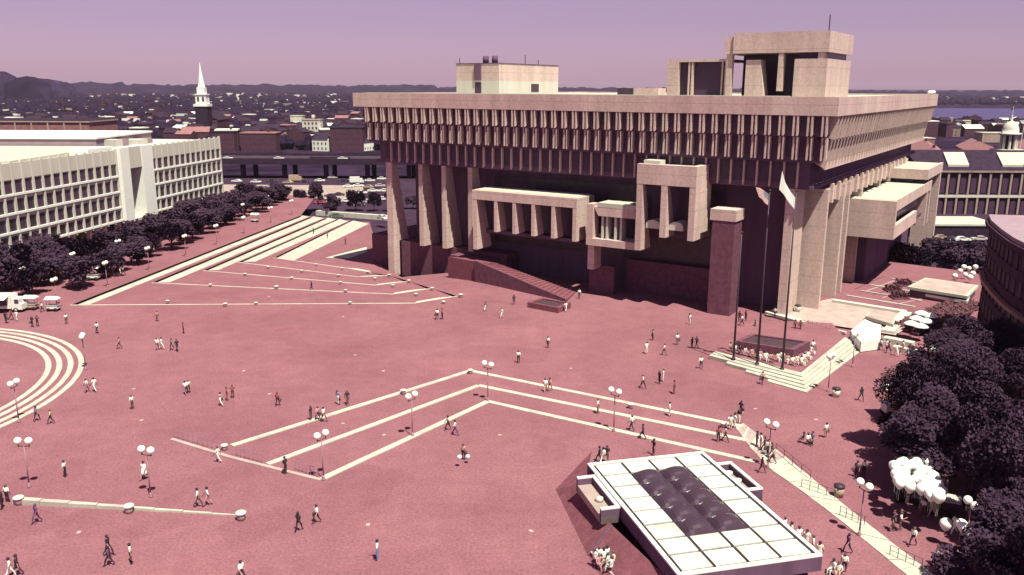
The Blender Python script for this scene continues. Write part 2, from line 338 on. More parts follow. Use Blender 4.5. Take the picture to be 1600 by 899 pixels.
for a in (27.7, 23.4):
    mb = MB()
    for k in range(7):
        t0, t1 = math.pi * k / 7, math.pi * (k + 1) / 7
        mb.hexa([L(a + 1.3 - 1.3 * math.cos(t0), -1.6, 14.0), L(a + 1.3 - 1.3 * math.cos(t0), 1.6, 14.0), L(a + 1.3 - 1.3 * math.cos(t1), 1.6, 14.0), L(a + 1.3 - 1.3 * math.cos(t1), -1.6, 14.0)],
                [L(a + 1.3 - 1.3 * math.cos(t0), -1.6, 14.7 + 0.8 * math.sin(t0)), L(a + 1.3 - 1.3 * math.cos(t0), 1.6, 14.7 + 0.8 * math.sin(t0)), L(a + 1.3 - 1.3 * math.cos(t1), 1.6, 14.7 + 0.8 * math.sin(t1)), L(a + 1.3 - 1.3 * math.cos(t1), -1.6, 14.7 + 0.8 * math.sin(t1))])
    mb.build('balcony', M['white_precast'], pt)
# brick stair tower standing out in front
tw = hp('stair_tower', 'brick_wall', (14.7, 18.6, -0.7, 3.0, -0.3, 16.3)); hp('tower_cap', 'concrete', (14.5, 19.0, -0.8, 3.4, 16.303, 18.2), parent=tw)
# side towards the right: deep blades, frieze of short fins, two hung boxes
for b in (11.5, 23.2, 27.6, 38.5): hp('blade', 'concrete', (3.0, 9.497, b, b + 1.0, -2.5, 21.3))
hp('undercroft_shade', 'concrete_dark', (1.5, 9.3, 40.5, 92, -8, 9.9))  # solid dark block added to stand for the shade below the hung box
for b in (58, 70, 80): hp('blade', 'concrete', (3.4, 9.497, b, b + 1.0, 17.5, 21.3))
hp('frieze', 'concrete', (3.5, 9.4, 12.6, 92, 18.9, 21.3))
sf = MB(); lb(sf, 3.0, 3.6, 0, 1.0, 18.7, 21.99); sfm = sf.mesh('short_fin', M['concrete'])
for i in range(16): inst('short_fin', sfm, hall, L(0, 14.5 + i * 4.7, 0))
b1 = hp('hung_box', 'concrete', (-4.1, 9.4, 35.0, 36.0, 9.9, 17.25))
hp('box_roof', 'roof_white', (-3.95, 9.4, 36.003, 79, 16.3, 17.3), parent=b1); hp('band', 'concrete', (-4.1, -3.2, 36.003, 79, 15.3, 17.24, ), parent=b1) if False else None
hp('band', 'concrete', (-4.12, -3.955, 36.003, 79, 15.3, 17.45), parent=b1); hp('band', 'concrete', (-4.12, -3.4, 36.003, 61, 9.9, 12.5), parent=b1)
hp('box_glass', 'glass_dark', (-2.6, -2.5, 36.003, 73, 12.5, 16.29), parent=b1); hp('box_floor', 'concrete_dark', (-3.39, 9.4, 36.003, 73, 9.95, 10.6), parent=b1)
for b in (73.5, 77.8): hp('post', 'concrete', (-4.1, 2.0, b, b + 1.1, 7.5, 15.297), parent=b1)
b2 = hp('hung_box', 'concrete', (-4.3, -3.7, 70.0, 93, 18.3, 20.55)); hp('box_roof', 'roof_white', (-3.697, 9, 70.6, 93, 19.4, 20.4), parent=b2)
hp('band', 'concrete', (-3.697, 9, 70.0, 70.597, 18.3, 20.5), parent=b2); hp('post', 'concrete', (-4.25, 1, 90.5, 92, -6, 18.297), parent=b2)
hp('box_glass', 'glass_dark', (-1.0, 9, 72, 88, 12, 18.29), parent=b2)
# on the roof: plant house left, tower right
ph = hp('plant_house', 'concrete', (83.0, 95.3, 30.0, 57.0, 39.4, 43.3)); hp('plinth', 'white_precast', (83.0, 95.3, 30.0, 57.0, 36.352, 39.397), parent=ph)
hp('door', 'glass_dark', (88.0, 89.8, 29.93, 29.997, 36.4, 39.1), parent=ph); hp('duct', 'concrete_dark', (88.0, 89.8, 29.6, 29.997, 39.6, 43.1), parent=ph)
hp('window', 'glass_shade', (82.93, 82.997, 44.0, 47.5, 36.9, 38.8), parent=ph); hp('coping', 'concrete_dark', (82.9, 95.4, 29.9, 57.1, 43.303, 43.5), parent=ph)
mb = MB()
for a in (86.2, 88.8):
    mb = MB(); mb.tube(L(a, 33, 43.5), L(a, 33, 45.2), 0.75, n=12); mb.build('stack', M['concrete_dark'], ph, True)
for a, b, h in ((95, 31, 44.8), (83.5, 42, 45.6), (83.5, 48, 44.6)):
    mb = MB(); mb.tube(L(a, b, 43.5), L(a, b, h), 0.09); mb.build('aerial', M['dark_metal'], ph)
hp('roof_cabin', 'concrete', (47.5, 53.5, 40, 44, 36.352, 37.9)); hp('roof_cabin', 'glass_shade', (53.503, 57.5, 40, 44, 36.352, 37.9))  # left half coloured dark to stand for the cabin's shaded side
tt = hp('roof_tower', 'concrete', (4.6, 20.6, 10.0, 27.0, 43.8, 47.15)); hp('tower_step', 'concrete', (20.603, 22.2, 10.3, 26, 43.7, 46.6), parent=tt)
hp('tower_block', 'concrete', (4.7, 10.0, 10.15, 26.8, 36.352, 42.75), parent=tt); hp('tower_slot', 'glass_dark', (5.4, 9.6, 10.9, 26, 42.753, 43.797), parent=tt)
hp('tower_pier', 'concrete', (14.9, 18.3, 10.4, 13.0, 36.352, 42.7, (0.9, 0, 0, 0)), parent=tt); hp('tower_post', 'concrete', (11.9, 12.7, 10.1, 11.6, 37.5, 43.797), parent=tt)
hp('tower_post', 'concrete', (5.2, 6.3, 10.2, 11.2, 42.753, 43.797), parent=tt); hp('tower_post', 'concrete', (20.8, 21.8, 10.5, 11.5, 36.352, 43.697), parent=tt)
hp('tower_shade', 'glass_dark', (10.003, 21.0, 17.0, 17.3, 36.352, 43.797), parent=tt); hp('tower_back', 'concrete', (10.003, 22, 24.0, 26.8, 36.352, 43.697), parent=tt)
lw = hp('louvre_house', 'concrete', (22.3, 33.4, 12.2, 24, 42.55, 43.0)); hp('house_pier', 'concrete', (31.3, 33.4, 12.0, 24, 36.352, 42.547), parent=lw)
hp('louvre_wall', 'glass_dark', (22.3, 31.297, 13.2, 13.5, 36.352, 42.547), parent=lw)
for a in (28.6, 29.2, 22.4, 23.0): hp('post', 'concrete', (a, a + 0.3, 12.3, 13.1, 36.352, 42.547), parent=lw)
mb = MB(); mb.tube(L(5.0, 10.6, 47.15), L(5.0, 10.6, 49.6), 0.09); mb.build('aerial', M['dark_metal'], tt)
mb = MB()
for k in range(3):
    mb = MB(); mb.ball(L(0.35, 92 + 3 * k, 37.1), 0.5); mb.build('roof_lamp', M['globe'], hall, True)

# broad brick stair going up to the base
st = empty('brick_stair', (0, 0, 0), 'broad flight of red brick steps climbing in sun beside the dark overhang', 'stairs')
p0, p1 = at(886, 470, 0.15), at(899, 457, 0.15); q0, q1 = at(744, 409, 4.0), at(774, 411, 4.0)
NS = 22
for k in range(NS):
    u0, u1 = k / NS, (k + 1) / NS
    a0, a1, c0, c1 = p0.lerp(q0, u0), p1.lerp(q1, u0), p0.lerp(q0, u1), p1.lerp(q1, u1)
    z = 0.15 + (4.0 - 0.15) * u1
    MB().hexa([(p.x, p.y, -1.5 if k < 6 else z - 1.2) for p in (a0, a1, c1, c0)], [(p.x, p.y, z) for p in (a0, a1, c1, c0)]).build('step', M['brick_slope'], st)
MB().hexa([(q0.x, q0.y, -2), (q1.x, q1.y, -2), (q1.x - 6, q1.y + 5, -2), (q0.x - 6, q0.y + 5, -2)], [(q0.x, q0.y, 3.99), (q1.x, q1.y, 3.99), (q1.x - 6, q1.y + 5, 3.99), (q0.x - 6, q0.y + 5, 3.99)]).build('landing', M['brick_slope'], st)
d = (p0 - q0); nn = Vector((-d.y, d.x, 0)).normalized()
if nn.y > 0: nn = -nn
s0, s1 = p0 + nn * 0.05, q0 + nn * 0.05
MB().hexa([(s0.x, s0.y, -2), (s0.x + nn.x * 0.4, s0.y + nn.y * 0.4, -2), (s1.x + nn.x * 0.4, s1.y + nn.y * 0.4, -2), (s1.x, s1.y, -2)],
          [(s0.x, s0.y, 0.5), (s0.x + nn.x * 0.4, s0.y + nn.y * 0.4, 0.5), (s1.x + nn.x * 0.4, s1.y + nn.y * 0.4, 4.3), (s1.x, s1.y, 4.3)]).build('side_wall', M['brick_wall'], st)
def wall_box(name, pts, z0, z1, m, label, cat, rim=0.0, fill=None):
    """low box on a quadrilateral of the ground; with rim > 0 an open top filled with something"""
    c = sum((Vector((p.x, p.y, 0)) for p in pts), Vector()) / 4
    root = empty(name, (c.x, c.y, z0), label, cat)
    q = [Vector((p.x - c.x, p.y - c.y, 0)) for p in pts]
    up = lambda P, z: [(p.x, p.y, z - z0) for p in P]
    if not rim:
        MB().hexa(up(q, z0), up(q, z1)).build('body', M[m], root); return root
    inn = [p * (1 - rim / p.length) for p in q]
    for i in range(4):
        j = (i + 1) % 4
        MB().hexa(up([q[i], q[j], inn[j], inn[i]], z0), up([q[i], q[j], inn[j], inn[i]], z1)).build('side', M[m], root)
    MB().poly(up(inn, z1 - 0.25)).build('bed', M[fill or 'soil'], root)
    return root
# ================================================================== GROUND AND PLAZA
def sheet(name, pts, z, m, thick=0.0):
    mb = MB()
    P = [(p[0], p[1]) for p in pts]
    area = sum(P[i][0] * P[(i + 1) % len(P)][1] - P[(i + 1) % len(P)][0] * P[i][1] for i in range(len(P)))
    if area < 0: P.reverse()
    if thick: mb.prism(P, z - thick, z)
    else: mb.poly([(x, y, z) for x, y in P])
    return tag(mb.build(name, M[m]), kind='structure')
def ipts(lst, z): return [at(x, y, z) for x, y in lst]
sheet('ground', [(-40000, -3000), (40000, -3000), (40000, 40000), (-40000, 40000)], -9.0, 'land')
sheet('river', [(420, 1180), (900, 1120), (5200, 1150), (5200, 2150), (1700, 2080), (900, 2150), (560, 1750)], -8.6, 'water')
sheet('north_street', [(-190, 250), (10, 240), (10, 420), (-190, 420)], -5.0, 'street')
sheet('parking_lot', [(-135, 336), (-60, 330), (-66, 378), (-135, 380)], -4.98, 'pale_paving')
sheet('east_street', [(84, 205), (330, 205), (330, 330), (84, 330)], -6.0, 'street')

VL = [dict(A=(110, 477), K=(650, 474), E=(716, 463), F=(470, 337)), dict(A=(237, 442), K=(615, 460), E=(675, 451), F=(488, 338)),
      dict(A=(317, 423), K=(588, 446), E=(640, 440), F=(511, 340)), dict(A=(372, 410), K=(560, 433), E=(609, 431), F=(528, 342)),
      dict(A=(428, 403), K=(540, 419), E=(578, 426), F=(549, 344))]
V = []
for k, v in enumerate(VL): V.append({n: at(*v[n], -0.5 * k) for n in v})
e1 = V[0]['E']
plaza = [(-170, -60), (150, -60), (150, 110), (104, 142), (98, 176), (74, 196), (30, 205), (-3, 172), e1, V[0]['K'], V[0]['A'], V[0]['F'], (-70, 300), (-170, 330)]
sheet('plaza', plaza, 0.0, 'brick_paving')
MB().hexa([(98, 176, -9), (104, 142, -9), (104.3, 142, -9), (98.3, 176, -9)], [(98, 176, .3), (104, 142, .3), (104.3, 142, .3), (98.3, 176, .3)])
for k in range(5):
    a = V[k]
    if k < 4:
        b = V[k + 1]; pts = [a['E'], a['K'], a['A'], a['F'], b['F'], b['A'], b['K'], b['E']]
    else: pts = [a['E'], a['K'], a['A'], a['F'], Vector((-44, 258, 0)), Vector((-30, 192, 0))]
    sheet('terrace', pts, -0.5 * (k + 1), 'brick_paving')
# sloping pavement between the terraces' ends and the building
mb = MB()
bs = [Vector((-3, 172, 0)), Vector((-14, 176, -0.6)), Vector((-24, 179, -2.2)), Vector((-30, 192, -2.5))]
top = [v['E'] for v in V]
for tri in ((top[0], bs[0], bs[1]), (top[0], bs[1], top[1]), (top[1], bs[1], top[2]), (top[2], bs[1], bs[2]), (top[2], bs[2], top[3]), (top[3], bs[2], top[4]), (top[4], bs[2], bs[3])):
    mb.poly(tri)
tag(mb.build('slope', M['brick_paving']), kind='structure')
def bar(mb, p, q, w0, w1, z0, z1, off=0.0):
    """flat bar from p to q lying to the left (off > 0) or centred, wide w0 then w1"""
    p, q = Vector((p[0], p[1], 0)), Vector((q[0], q[1], 0)); d = (q - p).normalized(); n = Vector((-d.y, d.x, 0))
    a, b, c, e = p + n * (off - w0 / 2), q + n * (off - w1 / 2), q + n * (off + w1 / 2), p + n * (off + w0 / 2)
    return mb.hexa([(v.x, v.y, z0) for v in (a, b, c, e)], [(v.x, v.y, z1) for v in (a, b, c, e)])
def kerb(name, pts, w, z0, z1, m='granite', label=None, cat='kerb'):
    root = empty(name, (0, 0, 0), label, cat)
    for p, q in zip(pts, pts[1:]):
        n = max(1, int((Vector(q) - Vector(p)).length / 3.0))
        for i in range(n):                                           # every length of stone on its own
            a, b = Vector(p).lerp(Vector(q), i / n), Vector(p).lerp(Vector(q), (i + 1) / n); d = (b - a).normalized() * 0.012
            bar(MB(), a + d, b - d, w, w, z0, z1 + rnd.uniform(0, .008)).build('kerb_stone', M[rnd.choice((m, 'granite_b', 'granite_c')) if m == 'granite' else m], root)
    return root
bands = [((110, 477), (140, 476), (484, 338.5), (471, 337)), ((237, 442), (266, 441), (506, 341), (490, 338.5)), ((317, 423), (342, 422), (525, 343), (513, 340.5)),
         ((372, 410), (399, 409), (544, 346), (531, 342.5)), ((428, 403), (458, 408), (576, 350), (552, 345))]
where = ['lowest and longest', 'second from the plaza', 'middle', 'fourth from the plaza', 'innermost and widest']
for k in range(5):
    z = -0.5 * (k + 1)
    root = empty('stair_terrace', (0, 0, 0), f'{where[k]} granite terrace step beside the tree row, bent in a sharp V', 'steps')
    B = [at(x, y, z) for x, y in bands[k]]
    n = 22
    for i in range(n):
        u0, u1 = i / n + 0.0006, (i + 1) / n - 0.0006
        q = [B[0].lerp(B[3], u0), B[1].lerp(B[2], u0), B[1].lerp(B[2], u1), B[0].lerp(B[3], u1)]
        MB().hexa([(p.x, p.y, z - 0.3) for p in q], [(p.x, p.y, z + 0.03 + 0.006 * (i % 2)) for p in q]).build('tread', M[rnd.choice(('granite', 'granite_b', 'granite_c'))], root)
    A, K, E = V[k]['A'], V[k]['K'], V[k]['E']
    n = max(4, int((K - A).length / 5))
    for i in range(n):
        a, b = A.lerp(K, i / n), A.lerp(K, (i + 1) / n)
        bar(MB(), a, b, 0.42, 0.42, z, z + 0.53).build('kerb_stone', M[rnd.choice(('granite', 'granite_b', 'granite_c'))], root)
    for s in range(4):
        off = 0.45 + 0.75 * s
        bar(MB(), K.lerp(E, 0.05 * s), K.lerp(E, 1 - 0.1 * s), 0.55, 0.55, z - 0.2, z + 0.5 - 0.1 * s, -0.2 + off * 0.8).build('step', M['granite'], root)
sheet('walkway', ipts([(508, 403), (545, 404), (573, 394), (573, 386)], -2.48), -2.47, 'granite')

# chevron of steps in the middle of the plaza
chev = [((362, 697), (735, 580), (1160, 667)), ((418, 726), (748, 603), (1168, 689)), ((503, 749), (762, 628), (1180, 722))]
nm = ['farthest', 'middle', 'nearest']
for c, n_ in zip(chev, nm):
    kerb('granite_step', [at(*p) for p in c], 0.78, -0.1, 0.09, 'granite', f'{n_} of three pale bent step lines crossing the middle of the plaza', 'step')
kerb('granite_kerb', [at(268, 687), at(362, 716), at(502, 751)], 0.45, -0.1, 0.12, 'granite_pink', 'pale kerb with railing closing the left ends of the bent steps', 'kerb')
def railing(pts, h, n, label, m='pole_metal', rails=(0.5, 1.0)):
    root = empty('railing', pts[0], label, 'railing'); o = Vector(pts[0])
    for i in range(n + 1):
        u = i / n * (len(pts) - 1); j = min(int(u), len(pts) - 2); p = Vector(pts[j]).lerp(Vector(pts[j + 1]), u - j) - o
        MB().tube(p, p + Vector((0, 0, h)), 0.03, n=6).build('post', M[m], root)
    for r in rails:
        for p, q in zip(pts, pts[1:]):
            MB().tube(Vector(p) - o + Vector((0, 0, h * r)), Vector(q) - o + Vector((0, 0, h * r)), 0.02, n=6).build('rail', M[m], root)
    return root
railing([at(272, 684), at(340, 704)], 1.0, 9, 'thin dark railing along the far end of the left kerb')
railing([at(370, 713), at(410, 724)], 1.0, 6, 'thin dark railing between the first two step lines on the left kerb')
railing([at(462, 735), at(497, 746)], 1.0, 6, 'thin dark railing at the near corner of the left kerb')
# ring of curved steps at the left edge
def circ(p, q, r):
    ax, ay, bx, by, cx, cy = p.x, p.y, q.x, q.y, r.x, r.y
    d = 2 * (ax * (by - cy) + bx * (cy - ay) + cx * (ay - by))
    return (((ax * ax + ay * ay) * (by - cy) + (bx * bx + by * by) * (cy - ay) + (cx * cx + cy * cy) * (ay - by)) / d,
            ((ax * ax + ay * ay) * (cx - bx) + (bx * bx + by * by) * (ax - cx) + (cx * cx + cy * cy) * (bx - ax)) / d)
RC = circ(at(0, 514), at(131, 572), at(4, 668))
root = empty('curved_steps', (RC[0], RC[1], 0), 'four pale curved steps sweeping out at the left edge of the plaza', 'steps')
for px in (76, 93, 110.5, 127):
    p = at(px, 572); r = math.hypot(p.x - RC[0], p.y - RC[1]); N = 44
    for i in range(N):
        t0, t1 = R(-75 + 165 * i / N), R(-75 + 165 * (i + 1) / N - 0.06)
        if i in (10,): t1 -= R(1.2)
        pt = lambda rr, t, z: (rr * math.cos(t), rr * math.sin(t), z)
        MB().hexa([pt(r - .36, t0, -.1), pt(r + .36, t0, -.1), pt(r + .36, t1, -.1), pt(r - .36, t1, -.1)],
                  [pt(r - .36, t0, .09), pt(r + .36, t0, .09), pt(r + .36, t1, .09), pt(r - .36, t1, .09)]).build('step_stone', M[rnd.choice(('granite', 'granite_b', 'granite_c'))], root)
# low tapering wall at the lower left
a, b = at(22, 786), at(377, 806)
root = empty('low_wall', a, 'long low granite wall tapering into the ground at the lower left', 'wall')
for i in range(8):
    p, q = Vector((0, 0, 0)).lerp(b - a, i / 8 + .001), Vector((0, 0, 0)).lerp(b - a, (i + 1) / 8 - .001); u = i / 8
    bar(MB(), p, q, 0.62 - .5 * u, 0.62 - .5 * (u + .125), -.1, 0.5 - 0.47 * u).build('coping_stone', M[rnd.choice(('granite', 'granite_b', 'granite_c'))], root)
# round stone bollards
bol = [(30, 788, 0, 1.25, 'at the left end of the low wall'), (202, 801, 0, 1.25, 'in the middle of the tapering low wall'), (377, 812, 0, 1.25, 'at the tapering end of the low wall'),
       (351, 703, 0, 1, 'at the left end of the farthest bent step'), (735, 584, 0, 1, 'at the peak of the farthest bent step'), (630, 616, 0, 1, 'on the left arm of the farthest bent step'), (985, 638, 0, 1, 'on the right arm of the farthest bent step'), (1130, 668, 0, 1, 'near the right end of the farthest bent step'),
       (262, 474, 0, .9, 'at the left on the longest terrace line'), (400, 477, 0, .9, 'left of the middle on the longest terrace line'), (352, 479, 0, 1, 'nearest the left pair on the longest terrace line'), (547, 476, 0, .9, 'right of the middle on the longest terrace line'), (693, 475, 0, .9, 'by the nearest white wedge of steps'), (720, 465, 0, 1.1, 'at the right tip of the longest terrace line'),
       (329, 448, -.5, .9, 'first on the second terrace line'), (432, 452, -.5, 1.1, 'second and whitest on the second terrace line'), (540, 457, -.5, .9, 'third on the second terrace line'), (650, 463, -.5, .9, 'on the steps ending the second terrace line'), (675, 454, -.5, 1, 'at the right tip of the second terrace line'),
       (383, 431, -1, .9, 'first on the middle terrace line'), (456, 437, -1, .9, 'second on the middle terrace line'), (532, 444, -1, .9, 'third on the middle terrace line'), (614, 449, -1, .9, 'on the steps ending the middle terrace line'), (639, 442, -1, 1, 'at the right tip of the middle terrace line'),
       (419, 420, -1.5, .9, 'first on the fourth terrace line'), (472, 426, -1.5, .9, 'second on the fourth terrace line'), (529, 433, -1.5, .9, 'third on the fourth terrace line'), (586, 438, -1.5, .9, 'on the steps ending the fourth terrace line'), (608, 433, -1.5, 1, 'at the right tip of the fourth terrace line'),
       (494, 416, -2, .9, 'on the innermost terrace line near the pier'), (535, 422, -2, .9, 'second on the innermost terrace line near the pier'), (575, 428, -2, 1, 'at the tip of the innermost terrace line by the pier')]
dm = MB().lathe((0, 0, 0), [(.42, -.1), (.42, .62), (.40, .66)], 16).mesh('drum', M['granite_pink'], True)
cm = MB().lathe((0, 0, 0), [(.52, .662), (.54, .72), (.54, .80), (.46, .86), (.1, .88)], 16).mesh('cap', M['white_precast'], True)
for x, y, z, s, wh in bol:
    r = empty('stone_bollard', at(x, y, z), f'round stone bollard {wh}', 'bollard', 'stone bollards along the steps'); s *= .72; r.scale = (s, s, s)
    inst('drum', dm, r); inst('cap', cm, r)

# wide stair path with railings at the lower right
Lp = [(1149, 668), (1169, 696), (1200, 731), (1253, 768), (1316, 816), (1413, 896), (1470, 945)]; Rp = [(1161, 662), (1173, 671), (1213, 703), (1266, 746), (1333, 801), (1394, 849), (1455, 896), (1520, 940)]
root = empty('stair_path', at(1253, 757), 'long pale stair path running down to the lower right corner', 'steps'); o = at(1253, 757)
def along(pp, u):
    f = u * (len(pp) - 1); j = min(int(f), len(pp) - 2); return at(*pp[j]).lerp(at(*pp[j + 1]), f - j)
NP = 34
for i in range(NP):
    u0, u1 = i / NP + .0008, (i + 1) / NP - .0008
    q = [along(Lp, u0) - o, along(Lp, u1) - o, along(Rp, u1) - o, along(Rp, u0) - o]; h = 0.05 + 0.012 * (i % 3)
    MB().hexa([(p.x, p.y, -.1) for p in q], [(p.x, p.y, h) for p in q]).build('tread', M['granite_pink' if i < 11 and i % 3 else 'granite'], root)
for (p, q), lab in zip([((1212, 706), (1266, 750)), ((1252, 762), (1304, 780)), ((1312, 806), (1350, 822)), ((1390, 868), (1440, 890))],
                       ['upper handrail along the right side of the pale stair path', 'handrail crossing the pale stair path below the row of standing people', 'handrail crossing the pale stair path near the lamp foot', 'handrail crossing the pale stair path in the lower corner']):
    railing([at(*p), at(*q)], 0.95, 4, lab, 'dark_metal', (0.55, 1.0))

# ------------------------------------------------------------------ flag terrace
UPP = [(1118, 549), (1252, 582), (1320, 527)]; LOW = [(1093, 565), (1260, 613), (1352, 543)]
NST = 5; Z0 = 0.75
root = empty('flag_terrace', at(1220, 560, Z0), 'raised brick terrace with white corner steps carrying three flagpoles', 'terrace'); o = at(1220, 560, Z0); o.z = 0
def lerp2(a, b, u): return (a[0] + (b[0] - a[0]) * u, a[1] + (b[1] - a[1]) * u)
back = [(1300, 505), (1180, 500), (1140, 520)]
tp = [at(*p, Z0) - o for p in UPP] + [at(*p, Z0) - o for p in back]
mb = MB(); mb.prism([(p.x, p.y) for p in tp], -Z0 - .1, 0.0); mb.build('deck', M['brick_paving'], root)
r0 = root.location
for k in range(NST):
    z1 = Z0 - 0.15 * k - 0.02; i0 = [at(*lerp2(UPP[j], LOW[j], k / NST), z1) for j in range(3)]; i1 = [at(*lerp2(UPP[j], LOW[j], (k + 1) / NST), z1) for j in range(3)]
    cut = (0.0, 0.0, 0.22, 0.44, 0.66)[k]
    for j in range(2):
        a0, a1, c1, c0 = i0[j], i0[j + 1], i1[j + 1], i1[j]
        if j == 0: a0, c0 = a0.lerp(a1, cut), c0.lerp(c1, cut)
        n = 6
        for s in range(n):
            q = [p - r0 for p in (c0.lerp(c1, s / n), c0.lerp(c1, (s + 1) / n), a0.lerp(a1, (s + 1) / n), a0.lerp(a1, s / n))]
            MB().hexa([(p.x, p.y, -Z0 - .05) for p in q], [(p.x, p.y, z1 - Z0) for p in q]).build('tread', M[rnd.choice(('granite', 'granite_b', 'granite_c'))], root)
g0 = [at(1085, 556, 0.004), at(1110, 512, 0.004)]

wall_box('planter', [at(1150, 533, 1.9), at(1240, 547, 1.9), at(1266, 534, 1.9), at(1174, 521, 1.9)], Z0, 1.9, 'brick_wall', 'large dark planter box in the middle of the flag terrace', 'planter', 0.8)
wall_box('planter', [at(824, 473, .9), at(872, 482, .9), at(892, 474, .9), at(846, 466, .9)], 0, 1.0, 'brick_slope', 'brick planter box at the foot of the broad brick stair', 'planter', 0.7)
def flagpole(px, py, h, label):
    p = at(px, py, Z0); r = empty('flagpole', p, label, 'flagpole')
    MB().lathe((0, 0, 0), [(.3, 0), (.3, .12), (.2, .25)], 12).build('base', M['bronze'], r, True)
    MB().tube((0, 0, .2), (0, 0, h), .17, .07, 10).build('pole', M['bronze'], r, True)
    MB().ball((0, 0, h + .1), .16, 10, 6).build('finial', M['bronze'], r, True); return p
fp1 = flagpole(1146, 561, 18.0, 'leftmost of three dark flagpoles, on the terrace edge'); fp2 = flagpole(1183, 569, 24.0, 'middle dark flagpole flying the striped flag'); fp3 = flagpole(1222, 577, 24.2, 'rightmost dark flagpole flying the white flag')
def flag(name, base, ztop, pts, mats, label, us=False):
    """pts: offsets (x, y, z) of top edge and bottom edge sampled from hoist to fly"""
    r = empty(name, (base.x, base.y, ztop), label, 'flag')
    top, bot = pts; N = len(top) - 1; rows_ = 13
    def P(u, v):
        f = u * N; j = min(int(f), N - 1); a = Vector(top[j]).lerp(Vector(top[j + 1]), f - j); b = Vector(bot[j]).lerp(Vector(bot[j + 1]), f - j)
        p = a.lerp(b, v); p.y += 0.10 * math.sin(u * 7 + v) * u; return p
    C = 18
    def grid(name, m, u0, u1, v0, v1, off):
        mb = MB(); nu = max(2, int(C * (u1 - u0))); nv = 3
        for i in range(nu):
            for j in range(nv):
                a, b = u0 + (u1 - u0) * i / nu, u0 + (u1 - u0) * (i + 1) / nu; c, d = v0 + (v1 - v0) * j / nv, v0 + (v1 - v0) * (j + 1) / nv
                Q = [P(a, c), P(b, c), P(b, d), P(a, d)]; F = Vector((0, off, 0))
                mb.hexa([q + Vector((0, .012, 0)) + F for q in Q], [q - F * 0 + Vector((0, -.012, 0)) - F for q in Q])
        mb.build(name, M[m], r, True)
    if us:
        for s in range(13): grid('stripe', 'red' if s % 2 == 0 else 'white_paint', 0 if s > 6 else 0.4, 1, s / 13, (s + 1) / 13, 0)
        grid('canton', 'navy', 0, 0.4, 0, 7 / 13, 0.001)
        mb = MB()
        for rr in range(9):
            for cc in range(6 - rr % 2):
                p = P(.03 + .066 * (cc + .5 * (rr % 2)), .03 + rr * .056)
                ring = []
                for q in range(10):
                    t = math.pi * q / 5 + math.pi / 2; rad = .05 if q % 2 == 0 else .02
                    ring.append((p.x + rad * math.cos(t), p.y - .02, p.z + rad * math.sin(t)))
                mb.poly(ring)
        mb.build('stars', M['white_paint'], r)
    else:
        mb = MB()
        for i in range(16):
            for j in range(6): mb.poly([P(i / 16, j / 6), P((i + 1) / 16, j / 6), P((i + 1) / 16, (j + 1) / 6), P(i / 16, (j + 1) / 6)])
        mb.build('cloth', M[mats], r, True)
flag('flag', fp2, 24.3, ([(-.1, 0, 0), (-.7, .1, .5), (-1.3, .2, .9), (-1.9, .1, 1.0)], [(-.1, 0, -1.5), (-.5, .1, -1.2), (-.9, .2, -.7), (-1.3, .1, -.4)]), None, 'red and white striped flag with blue canton on the middle pole', True)
flag('flag', fp3, 24.2, ([(-.1, 0, 0), (-.7, .1, .7), (-1.5, .2, 1.9), (-2.0, .1, 3.4)], [(-.1, 0, -1.5), (-.9, .1, -.6), (-1.6, .2, .4), (-2.2, .1, 1.0)]), 'white_paint', 'plain white flag blown up from the rightmost pole')

# ------------------------------------------------------------------ underground station headhouse
HZ = 3.6
O = at(918, 725, HZ); PX = (at(1098, 706, HZ) - O); QX = (at(1285, 868, HZ) - at(1098, 706, HZ)); WD, LN = PX.length, QX.length
PX.normalize(); QX.normalize()
hh = empty('station_headhouse', (O.x, O.y, 0), 'low station headhouse with white gridded roof and dark skylight domes', 'station')
def H(p, q, z): return PX * p + QX * q + Vector((0, 0, z))
def hb(name, m, p0, p1, q0, q1, z0, z1, parent=hh):
    return MB().hexa([H(p0, q0, z0), H(p0, q1, z0), H(p1, q1, z0), H(p1, q0, z0)], [H(p0, q0, z1), H(p0, q1, z1), H(p1, q1, z1), H(p1, q0, z1)]).build(name, M[m], parent)
M['panel_white'] = mat('panel_white', (0.56, 0.58, 0.49), 0.85, 0.10, 0.3, fine=0.08, fscale=1.5)
M['panel_stain'] = mat('panel_stain', (0.56, 0.58, 0.49), 0.8, 0.3, 0.35, c2=(0.36, 0.29, 0.22))
M['dome'] = mat('dome', (0.055, 0.03, 0.045), 0.22, 0.0, spec=0.6)
hb('roof_deck', 'bronze', .3, WD - .3, .3, LN - .3, 2.5, HZ - .12)
for n_, bx in (('west', (-0.02, .32, 0, LN)), ('east', (WD - .32, WD + .02, 0, LN)), ('north', (.323, WD - .323, 0, .32)), ('south', (.323, WD - .323, LN - .32, LN))):
    hb('fascia', 'concrete_dark', *bx, 2.3, HZ - .1); hb('rim', 'white_paint', *bx, HZ - .097, HZ + .06)
NC, NR = 4, 8; cw, rh = (WD - .9) / NC, (LN - .9) / NR
for c in range(NC):
    for r_ in range(NR):
        if c in (1, 2) and 1 <= r_ <= 5: continue
        p0, q0 = .45 + c * cw + .13, .45 + r_ * rh + .13
        hb('roof_panel', 'panel_stain' if (r_ > 4 and (c + r_) % 2) or (r_ == 7 and c > 1) else 'panel_white', p0, p0 + cw - .26, q0, q0 + rh - .26, HZ - .118, HZ + .0 + rnd.uniform(0, .02))
dmb = MB()
K = 8
